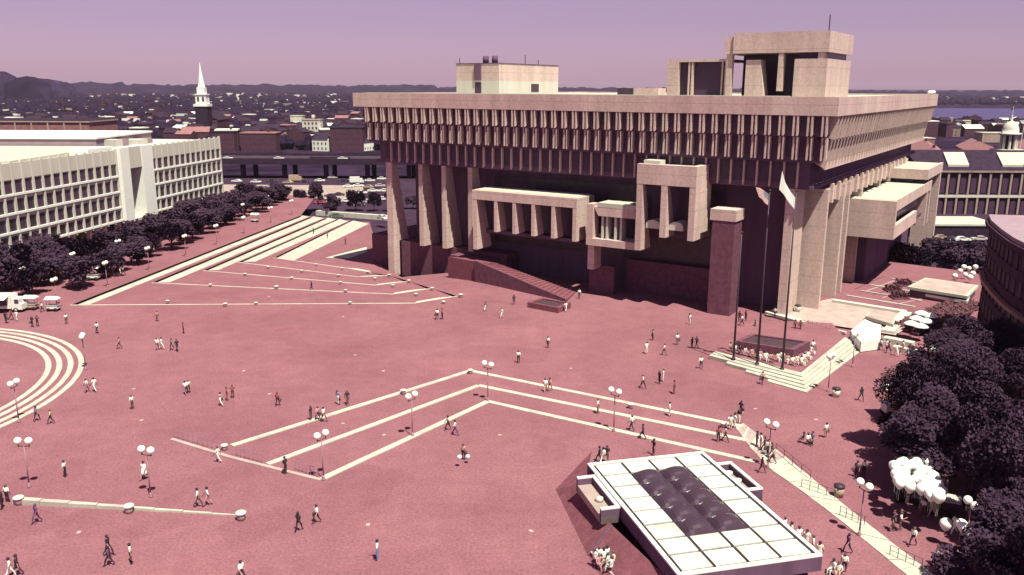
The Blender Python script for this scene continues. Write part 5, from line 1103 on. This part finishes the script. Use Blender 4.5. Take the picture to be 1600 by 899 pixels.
# ================================================================== PEOPLE
JN = dict(pel=(0, 0, .93), waist=(0, 0, 1.06), chest=(0, .01, 1.32), neck=(0, 0, 1.47), headb=(0, .015, 1.55), headm=(0, .02, 1.63), headt=(0, 0, 1.73))
def skeleton(pose):
    P = {k: Vector(v) for k, v in JN.items()}; rad = dict(pel=.15, waist=.125, chest=.15, neck=.055, headb=.075, headm=.098, headt=.06); E = [('pel', 'waist', 't'), ('waist', 'chest', 's'), ('chest', 'neck', 's'), ('neck', 'headb', 'k'), ('headb', 'headm', 'k'), ('headm', 'headt', 'k')]
    sit = pose == 'sit'
    for s, n in ((-1, 'l'), (1, 'r')):
        ph = {'stand': 0, 'walk': s, 'step': -s, 'sit': 0, 'arm': 0}[pose]
        P[n + 'sh'] = Vector((s * .19, 0, 1.40)); sw = -.16 * ph
        P[n + 'el'] = Vector((s * .24, sw * .6 - .01, 1.13)); P[n + 'wr'] = Vector((s * .25, sw * 1.3 + .06, .90))
        if pose == 'arm' and s > 0: P[n + 'el'] = Vector((.27, .14, 1.18)); P[n + 'wr'] = Vector((.16, .34, 1.30))
        P[n + 'ha'] = P[n + 'wr'] + (P[n + 'wr'] - P[n + 'el']).normalized() * .09
        P[n + 'hip'] = Vector((s * .095, 0, .88))
        if sit: P[n + 'kn'] = Vector((s * .12, .42, .90)); P[n + 'an'] = Vector((s * .12, .46, .48)); P[n + 'to'] = Vector((s * .13, .62, .45)); P[n + 'el'] = Vector((s * .26, .08, 1.14)); P[n + 'wr'] = Vector((s * .14, .30, 1.0)); P[n + 'ha'] = P[n + 'wr'] + Vector((-s * .02, .09, -.02))
        else: P[n + 'kn'] = Vector((s * .10, .20 * ph * .9 + (.05 if ph else 0.01), .49)); P[n + 'an'] = Vector((s * .10, .30 * ph - (.06 if ph < 0 else 0), .10 + (.05 if ph < 0 else 0))); P[n + 'to'] = P[n + 'an'] + Vector((s * .02, .15, -.055 - (.03 if ph < 0 else 0)))
        rad.update({n + 'sh': .068, n + 'el': .046, n + 'wr': .032, n + 'ha': .036, n + 'hip': .098, n + 'kn': .064, n + 'an': .043, n + 'to': .042})
        E += [('chest', n + 'sh', 's'), (n + 'sh', n + 'el', 's'), (n + 'el', n + 'wr', 'k'), (n + 'wr', n + 'ha', 'k'), ('pel', n + 'hip', 't'), (n + 'hip', n + 'kn', 't'), (n + 'kn', n + 'an', 't'), (n + 'an', n + 'to', 'o')]
        d = (P[n + 'ha'] - P[n + 'wr']).normalized(); side = Vector((0, 1, 0)).cross(d).normalized(); fw = d.cross(side).normalized()
        for f in range(4):
            b = P[n + 'ha'] + fw * (.026 - .018 * f) + d * .03; ln = (.030, .036, .033, .026)[f]
            P[f'{n}f{f}a'] = b + d * ln - side * s * .004; P[f'{n}f{f}b'] = b + d * ln * 1.9 - side * s * .014; rad[f'{n}f{f}a'] = .009; rad[f'{n}f{f}b'] = .0075; E += [(n + 'ha', f'{n}f{f}a', 'k'), (f'{n}f{f}a', f'{n}f{f}b', 'k')]
        P[n + 'th'] = P[n + 'wr'] + d * .05 + fw * .045; rad[n + 'th'] = .010; E.append((n + 'wr', n + 'th', 'k'))
    P['nose'] = Vector((0, .125, 1.625)); rad['nose'] = .012; E.append(('headm', 'nose', 'k'))
    if sit:
        for k in P: P[k].z -= .45
    return P, rad, E
SLOT = dict(s=0, t=1, k=2, o=3)
def body_mesh(pose):
    P, rad, E = skeleton(pose); names = list(P); ix = {n: i for i, n in enumerate(names)}
    me = bpy.data.meshes.new('person'); me.from_pydata([P[n] for n in names], [(ix[a], ix[b]) for a, b, _ in E], [])
    o = bpy.data.objects.new('person_source', me); col.objects.link(o)
    md = o.modifiers.new('skin', 'SKIN'); md.use_smooth_shade = True
    for n in names: d = me.skin_vertices[0].data[ix[n]]; d.radius = (rad[n], rad[n]); d.use_root = n == 'pel'
    for n in ('chest', 'waist', 'pel'): me.skin_vertices[0].data[ix[n]].radius = (rad[n] * 1.12, rad[n] * .78)
    sb = o.modifiers.new('sub', 'SUBSURF'); sb.levels = 1; sb.render_levels = 1
    ev = o.evaluated_get(bpy.context.evaluated_depsgraph_get()); nm_ = bpy.data.meshes.new_from_object(ev); bpy.data.objects.remove(o); bpy.data.meshes.remove(me)
    nm_.name = 'person'; nm_.materials.clear()
    for m_ in ('cloth_white', 'cloth_dark', 'skin_a', 'bronze'): nm_.materials.append(M[m_])
    for p in nm_.polygons:
        c = p.center; best, bd_ = 't', 9
        for a, b, t in E:
            A, B = P[a], P[b]; ab = B - A; u = max(0, min(1, (c - A).dot(ab) / ab.length_squared)); d = (c - A - ab * u).length - .5 * (rad[a] * (1 - u) + rad[b] * u)
            if d < bd_: bd_, best = d, t
        p.material_index = SLOT[best]; p.use_smooth = True
    return nm_
BM = {p: body_mesh(p) for p in ('stand', 'walk', 'step', 'sit', 'arm')}
HM = {c: MB().lathe((0, -.008, 1.60), [(.085, -.06), (.112, .0), (.115, .06), (.09, .115), (.03, .14)], 14).mesh('hair', M[m], True) for c, m in (('d', 'cloth_dark'), ('b', 'cloth_brown'), ('y', 'cloth_yellow'))}
HAT = MB().lathe((0, 0, 1.72), [(.23, 0), (.23, .02), (.12, .03), (.11, .11), (.02, .12)], 16).mesh('hat', M['cloth_white'], True)
SK = {}
def skirt(c):
    if c not in SK: SK[c] = MB().lathe((0, 0, 0), [(.27, .52), (.24, .7), (.18, .95), (.145, 1.08)], 16).mesh('skirt', M['cloth_' + c], True)
    return SK[c]
EYE = MB().ball((-.035, .108, 1.645), .012, 6, 4).ball((.035, .108, 1.645), .012, 6, 4).mesh('eyes', M['rubber'])
BAG = MB().box(-.14, .14, -.06, .06, -.34, 0).tube((-.08, 0, 0), (0, 0, .16), .01, n=5).tube((.08, 0, 0), (0, 0, .16), .01, n=5).mesh('bag', M['cloth_brown'])
cwords = dict(white='white', cream='cream', tan='tan', pink='pink', rust='rust red', blue='blue', purple='purple', dark='black', grey='grey', yellow='yellow', brown='brown')
pr = random.Random(31)
def person(x, y, top, low, where, pose=None, z=0.0, dress=False, hat=False, rz=None, s=None):
    pose = pose or pr.choice(('stand', 'walk', 'step', 'walk', 'arm'))
    lo_ = 'skirt' if dress else 'trousers'
    verb = {'sit': 'sitting', 'stand': 'standing', 'arm': 'standing', 'walk': 'walking', 'step': 'walking'}[pose]
    lab = f'{verb} person in {cwords[top]} top and {cwords[low]} {lo_} {where}' if top != low or not dress else f'{verb} person in {cwords[top]} dress {where}'
    o = bpy.data.objects.new('person', BM[pose]); col.objects.link(o); o.location = at(x, y, z); o.rotation_euler = (0, 0, pr.uniform(0, 6.28) if rz is None else rz)
    s = s or pr.uniform(1.0, 1.1); o.scale = (s * 1.08, s * 1.08, s)
    for i, m_ in enumerate(('cloth_' + top, 'skin_a' if dress else 'cloth_' + low, pr.choice(('skin_a', 'skin_a', 'skin_b')), 'bronze')): o.material_slots[i].link = 'OBJECT'; o.material_slots[i].material = M[m_]
    if len(lab.split()) > 16: lab = f'person in {cwords[top]} top, {cwords[low]} {lo_}, {where}'
    tag(o, lab, 'person', 'people on the plaza')
    dz = -.45 if pose == 'sit' else 0
    inst('hat' if hat else 'hair', HAT if hat else HM[pr.choice('ddb')], o, (0, 0, dz)); inst('eyes', EYE, o, (0, 0, dz))
    if pose != 'sit' and pr.random() < .22: inst('bag', BAG, o, (.27, .03, .86))
    if dress and pose != 'sit': inst('skirt', skirt(low), o)
    return o
PL = [
 (51, 511, 'dark', 'dark', 'left of two dark figures below the van'), (59, 510, 'purple', 'dark', 'right of two dark figures below the van'), (104, 506, 'white', 'brown', 'below the small awning cart'), (152, 521, 'white', 'dark', 'above the overlapping globe lamp'), (187, 545, 'pink', 'brown', 'alone between lamp and white pair'),
 (246, 502, 'tan', 'brown', 'just under the longest terrace line'), (287, 521, 'rust', 'dark', 'right of the pair under the terrace line'), (246, 547, 'white', 'grey', 'left of four strollers upper left'), (253, 546, 'white', 'white', 'second of four strollers upper left'), (269, 547, 'grey', 'dark', 'third of four strollers upper left'), (277, 549, 'dark', 'dark', 'last of four strollers upper left'),
 (136, 613, 'white', 'grey', 'left of the pair by the curved steps'), (148, 612, 'white', 'white', 'right of the pair by the curved steps'), (207, 639, 'white', 'brown', 'alone right of the curved steps'), (290, 616, 'white', 'grey', 'left of two close walkers mid left'), (295, 614, 'cream', 'dark', 'right of two close walkers mid left'),
 (345, 634, 'tan', 'white', 'left of the reddish trio mid left'), (355, 626, 'rust', 'rust', 'middle of the reddish trio mid left'), (364, 622, 'rust', 'brown', 'right of the reddish trio mid left'), (58, 658, 'grey', 'dark', 'at the break in the curved steps'), (80, 662, 'yellow', 'dark', 'just right of the break in the curved steps'),
 (434, 634, 'rust', 'dark', 'alone above the left bent steps'), (528, 632, 'blue', 'white', 'left of a pair above the bent steps'), (543, 632, 'dark', 'brown', 'right of a pair above the bent steps'), (486, 657, 'dark', 'brown', 'left of three on the far bent step'), (497, 657, 'pink', 'dark', 'middle of three on the far bent step'), (506, 659, 'white', 'brown', 'right of three on the far bent step'),
 (102, 745, 'white', 'dark', 'right of the lower left lamp'), (58, 817, 'purple', 'purple', 'below the low tapering wall'), (170, 868, 'dark', 'dark', 'farther of the dark pair lower left'), (171, 884, 'purple', 'dark', 'nearer of the dark pair lower left'), (205, 880, 'white', 'dark', 'right of the dark pair lower left'),
 (28, 900, 'dark', 'dark', 'in the lower left corner'), (17, 904, 'white', 'white', 'lowest in the left corner'), (378, 908, 'white', 'dark', 'cut by the bottom edge left of middle'), (310, 792, 'white', 'brown', 'left of two above the low wall end'), (325, 790, 'white', 'pink', 'right of two above the low wall end'),
 (341, 722, 'white', 'white', 'on the left kerb of the bent steps'), (446, 740, 'dark', 'dark', 'by the kerb between the step lines'), (467, 830, 'dark', 'dark', 'left of two at bottom left of centre'), (495, 817, 'white', 'dark', 'right of two at bottom left of centre'), (590, 875, 'white', 'blue', 'alone near the bottom, left of centre'),
 (700, 672, 'tan', 'dark', 'left of two under the near bent step'), (711, 680, 'white', 'purple', 'right of two under the near bent step'), (724, 718, 'tan', 'dark', 'holding bright bags below the bent steps'), (810, 567, 'white', 'dark', 'above the peak of the bent steps'), (856, 544, 'white', 'brown', 'higher right of the bent steps peak'), (852, 612, 'white', 'tan', 'left of two on the far right step'), (859, 611, 'tan', 'rust', 'right of two on the far right step'),
 (934, 646, 'white', 'brown', 'on the middle right step'), (987, 673, 'white', 'dark', 'left under the middle right step'), (1004, 686, 'dark', 'dark', 'right under the middle right step'), (1021, 711, 'dark', 'brown', 'by the near right step above the headhouse'), (936, 722, 'dark', 'dark', 'left behind the headhouse roof'), (948, 722, 'dark', 'brown', 'right behind the headhouse roof'), (942, 725, 'white', 'white', 'between two dark figures behind the headhouse'),
 (1046, 650, 'white', 'white', 'near the far step, right part'), (1122, 690, 'rust', 'dark', 'left of two where the steps meet the path'), (1133, 690, 'pink', 'dark', 'right of two where the steps meet the path'), (1157, 648, 'dark', 'dark', 'at the top of the stair path'), (1154, 662, 'dark', 'white', 'in the pale group at the path top'), (1147, 668, 'white', 'white', 'left in the pale group at the path top'), (1141, 671, 'white', 'cream', 'leftmost in the pale group at the path top'),
 (1182, 697, 'dark', 'dark', 'first in the row along the stair path'), (1188, 701, 'white', 'pink', 'second in the row along the stair path'), (1194, 706, 'purple', 'dark', 'third in the row along the stair path'), (1199, 711, 'cream', 'dark', 'fourth in the row along the stair path'), (1205, 716, 'dark', 'grey', 'fifth in the row along the stair path'), (1207, 724, 'pink', 'dark', 'last in the row along the stair path'), (1190, 739, 'dark', 'brown', 'left of the stair path below the row'),
 (1255, 692, 'dark', 'grey', 'left in the seated trio right of the path'), (1262, 694, 'white', 'dark', 'middle of the seated trio right of the path'), (1269, 692, 'grey', 'dark', 'right in the seated trio right of the path'), (1290, 684, 'white', 'tan', 'right of the seated trio'), (1338, 746, 'grey', 'dark', 'left of two above the lower right lamp'), (1349, 744, 'white', 'dark', 'right of two above the lower right lamp'), (1345, 626, 'dark', 'dark', 'alone left of the shaded trees'),
 (1395, 829, 'dark', 'dark', 'left of two below the balloon carts'), (1406, 828, 'white', 'brown', 'right of two below the balloon carts'), (1426, 853, 'white', 'dark', 'alone below the balloon carts'), (1324, 864, 'purple', 'dark', 'left of the stair path at lower right'), (1463, 884, 'white', 'dark', 'left of two at the lower right edge of shade'), (1474, 898, 'white', 'white', 'in a sun hat at the lower shade edge'), (1318, 896, 'white', 'dark', 'right of the headhouse corner at the bottom'),
 (683, 499, 'white', 'dark', 'below the right end of the terrace line'), (691, 499, 'rust', 'dark', 'beside the white top below the terrace line'), (487, 454, 'dark', 'dark', 'inside the terraces'), (759, 486, 'grey', 'white', 'left below the broad brick stair'), (784, 497, 'white', 'white', 'below the broad brick stair'), (803, 476, 'dark', 'brown', 'in shade beside the brick planter'), (905, 467, 'white', 'dark', 'at the foot of the broad brick stair'), (884, 487, 'white', 'white', 'by the right end of the brick planter'),
 (1020, 532, 'tan', 'dark', 'farthest of six in front of the stair tower'), (1010, 553, 'white', 'white', 'nearest left of six in front of the tower'), (1038, 555, 'white', 'brown', 'middle of six in front of the tower'), (1058, 539, 'white', 'grey', 'right of middle of six before the tower'), (1081, 544, 'dark', 'dark', 'left of the dark pair near the flag terrace'), (1088, 544, 'grey', 'dark', 'right of the dark pair near the flag terrace'), (1077, 507, 'white', 'white', 'close by the foot of the stair tower'),
 (1004, 607, 'white', 'dark', 'left of three above the far right step'), (1030, 600, 'dark', 'dark', 'with a large white bundle above the far step'), (1036, 596, 'white', 'white', 'beside the dark figure above the far step'), (1053, 615, 'rust', 'dark', 'right of three above the far right step'), (1095, 576, 'white', 'dark', 'at the left foot of the flag terrace'), (1191, 600, 'tan', 'dark', 'below the flag terrace front steps'),
 (1155, 503, 'dark', 'dark', 'left of three behind the flag terrace'), (1159, 509, 'white', 'dark', 'middle of three behind the flag terrace'), (1165, 501, 'rust', 'dark', 'right of three behind the flag terrace'), (1179, 516, 'dark', 'dark', 'behind the dark planter'), (1242, 517, 'rust', 'dark', 'right behind the dark planter'), (1250, 518, 'brown', 'dark', 'farther right behind the dark planter'),
 (18, 500, 'rust', 'dark', 'in front of the vendor van'), (27, 502, 'white', 'white', 'right before the vendor van'), (10, 505, 'dark', 'dark', 'leftmost before the vendor van'), (66, 488, 'white', 'dark', 'between van and small cart'), (110, 452, 'pink', 'brown', 'under the street trees by the lamp'), (118, 448, 'rust', 'tan', 'deeper under the street trees'), (130, 446, 'tan', 'pink', 'under the trees near the awning cart'), (176, 428, 'white', 'pink', 'by vendors under the trees'), (188, 428, 'pink', 'white', 'right of vendors under the trees'), (193, 430, 'white', 'rust', 'farthest right of the vendors group'), (1210, 497, 'white', 'dark', 'sitting edge of the blades landing'), (490, 366, 'dark', 'dark', 'high on the terraces'), (512, 372, 'grey', 'grey', 'on the widest terrace tread'), (540, 382, 'rust', 'dark', 'near the brick wing by the pier'),
 (1417, 640, 'white', 'dark', 'by the cart under the leftmost shaded tree'), (1362, 538, 'dark', 'dark', 'at the opening of the white canopy'), (1376, 548, 'white', 'grey', 'right of the white canopy'), (1388, 552, 'pink', 'dark', 'second right of the white canopy'), (1400, 556, 'white', 'white', 'farther right of the white canopy'), (1441, 806, 'white', 'rust', 'at the dark balloon cart'), (1455, 810, 'tan', 'pink', 'right of the dark balloon cart'), (1490, 835, 'white', 'white', 'in the shade left of the small balloons'), (1509, 845, 'pink', 'dark', 'in the shade by the small balloons'),
 (1475, 520, 'white', 'dark', 'first in the crowd before the dark block'), (1484, 515, 'dark', 'dark', 'second in the crowd before the dark block'), (1491, 511, 'cream', 'brown', 'third in the crowd before the dark block'), (1497, 519, 'white', 'white', 'fourth in the crowd before the dark block'), (1504, 511, 'pink', 'dark', 'fifth in the crowd before the dark block'), (1511, 507, 'white', 'grey', 'sixth in the crowd before the dark block'), (1519, 512, 'white', 'dark', 'seventh in the crowd before the dark block'), (1527, 509, 'tan', 'white', 'last in the crowd before the dark block'), (1384, 548, 'white', 'white', 'crouched group left by the pale walls'), (1410, 551, 'white', 'pink', 'right by the pale walls'), (1420, 556, 'dark', 'white', 'farthest right by the pale walls')]
TZ = {(487, 454): -1, (490, 366): -2, (512, 372): -2.45, (540, 382): -2.47, (1155, 503): .0, (1242, 517): .35, (1250, 518): .35, (1210, 497): .7, (1417, 640): 0}
for x, y, t, l, wh_ in PL:
    seat = 'seated trio' in wh_ and 'right of the seated trio' not in wh_
    person(x, y, t, l, wh_, 'sit' if seat else None, TZ.get((x, y), .04), hat='sun hat' in wh_)
person(226, 749, 'white', 'white', 'beneath the twin globe lamp at lower left', 'walk', dress=True, s=1.12)
person(12, 785, 'white', 'dark', 'standing behind the left end of the low wall', 'stand')
person(4, 796, 'dark', 'dark', 'at the far left beside the low wall', 'stand')
for i, (x, y) in enumerate([(1141, 549), (1149, 552), (1156, 554), (1164, 556), (1174, 558), (1182, 559), (1187, 561), (1196, 564), (1204, 566), (1215, 565), (1222, 563), (1230, 568), (1238, 571), (1245, 569), (1252, 571), (1256, 566), (1262, 562), (1267, 554), (1270, 546)]):
    c = ('tan', 'white', 'dark', 'white', 'pink', 'dark', 'pink', 'white', 'tan', 'cream', 'white', 'tan', 'white', 'cream', 'white', 'white', 'white', 'cream', 'white')[i]
    l = ('dark', 'grey', 'dark', 'cream', 'tan', 'dark', 'white', 'white', 'brown', 'white', 'dark', 'white', 'tan', 'white', 'white', 'cream', 'white', 'white', 'grey')[i]
    ps = ['at the left corner of the dark planter', 'second from the left below the planter', 'third from the left below the planter', 'below the left third of the planter', 'left of the middle flagpole by the planter', 'just left of the middle flagpole', 'just right of the middle flagpole', 'right of the middle flagpole by the planter', 'below the middle of the planter', 'between middle and right flagpoles', 'just left of the right flagpole', 'just right of the right flagpole', 'in the crowd right of the flagpoles', 'mid crowd below the planter corner', 'front of the crowd at the planter corner', 'behind the crowd at the planter corner', 'first along the planter right side', 'second along the planter right side', 'last along the planter right side'][i]
    person(x, y, c, l, ps, 'sit', 0.75, rz=R(180 + 20) + pr.uniform(-.5, .5), s=1.12)
for i, (x, y, c) in enumerate([(929, 872, 'white'), (936, 868, 'white'), (943, 872, 'white'), (950, 878, 'white'), (957, 876, 'cream'), (948, 868, 'white'), (935, 881, 'pink'), (956, 885, 'white')]):
    person(x, y + 8, c, ('white', 'tan', 'white', 'cream', 'white', 'dark', 'pink', 'white')[i], ['leftmost on the bench by the headhouse', 'second on the bench by the headhouse', 'third on the bench by the headhouse', 'middle of the bench by the headhouse', 'right on the bench by the headhouse', 'at the back of the headhouse bench', 'front left of the headhouse bench', 'nearest on the headhouse bench'][i], 'sit', .47 if i not in (6,) else .02)
for i, (x, y, c) in enumerate([(1218, 822, 'white'), (1228, 830, 'cream'), (1240, 838, 'white'), (1252, 842, 'white'), (1262, 852, 'white'), (1272, 862, 'cream'), (1294, 880, 'white'), (1302, 886, 'white')]):
    person(x + 7, y + 16, c, ('white', 'tan', 'white', 'white', 'cream', 'white', 'white', 'tan')[i], ['first of a line along the headhouse right side', 'second of a line along the headhouse right side', 'third along the headhouse right side', 'fourth along the headhouse right side', 'fifth along the headhouse right side', 'sixth along the headhouse right side', 'at the near corner of the headhouse', 'just past the near corner of the headhouse'][i], 'stand' if i < 6 else 'sit')

# ------------------------------------------------------------------ balloons
bme = MB().lathe((0, 0, 0), [(.03, -.56), (.22, -.42), (.42, -.14), (.48, .1), (.43, .31), (.26, .46), (.04, .52)], 14).mesh('balloon', M['white_paint'], True); bst = MB().tube((0, 0, -.44), (0, 0, -1.7), .008, n=4).mesh('string', M['cloth_white'])
br = random.Random(4)
def bunch(pts, z0, label, group, s=1.0):
    for x, y in pts:
        o = inst('balloon', bme, None, at(x, y, z0 + br.uniform(-.3, .4)), br.uniform(0, 6), s * br.uniform(.9, 1.1)); tag(o, label, 'balloon', group); inst('string', bst, o)
pts = []
out_ = [(1396, 728), (1412, 722), (1428, 720), (1445, 722), (1450, 735), (1460, 745), (1472, 768), (1468, 778), (1455, 776), (1440, 765), (1422, 762), (1406, 757), (1400, 742)]
def inside(x, y):
    c = False
    for (x0, y0), (x1, y1) in zip(out_, out_[1:] + out_[:1]):
        if (y0 > y) != (y1 > y) and x < (x1 - x0) * (y - y0) / (y1 - y0) + x0: c = not c
    return c
pts += out_
while len(pts) < 68:
    x, y = br.uniform(1394, 1474), br.uniform(718, 780)
    if inside(x, y): pts.append((x, y))
bunch([(1492, 432), (1500, 424), (1508, 430), (1514, 420), (1520, 428), (1524, 418), (1506, 418), (1516, 434)], 2.5, 'white balloon in the bunch by the far end of the dark brick block', 'balloons by the dark block', 1.05)
bunch(pts, 3.6, 'white balloon in the big bunch floating over the dark cart', 'balloons in the big bunch')
bunch([(1520, 832), (1526, 836), (1518, 840), (1524, 844), (1530, 842)], 2.4, 'white balloon in the upper small bunch in the shade at lower right', 'balloons in the upper small bunch')
bunch([(1535, 852), (1541, 850), (1546, 858), (1538, 860), (1544, 866), (1550, 864)], 2.4, 'white balloon in the lower small bunch in the shade at lower right', 'balloons in the lower small bunch')
bunch([(1478, 820), (1502, 820), (1507, 826)], 2.2, 'loose white balloon in the shade right of the carts', 'loose balloons in the shade')
bunch([(731, 714), (718, 715)], .75, 'white bag held low by the person below the bent steps', 'bags carried below the bent steps', .55)  # shrunken balloon shapes standing in for the walker's two white bags
# ================================================================== HAZE
HAZE = 0.00004
if HAZE:
    hz_ = MB().box(-9000, 9000, -400, 12000, -10.0, 110).build('haze', None)
    hz_.data.materials.clear()
    hm_ = bpy.data.materials.new('haze'); hm_.use_nodes = True; t = hm_.node_tree; t.nodes.clear()
    pv = t.nodes.new('ShaderNodeVolumePrincipled'); pv.inputs['Color'].default_value = (.78, .62, .82, 1); pv.inputs['Density'].default_value = HAZE; pv.inputs['Anisotropy'].default_value = 0.1
    mo = t.nodes.new('ShaderNodeOutputMaterial'); t.links.new(pv.outputs[0], mo.inputs['Volume']); hz_.data.materials.append(hm_)
    tag(hz_, 'thin violet haze over the far town', 'haze', kind='stuff')
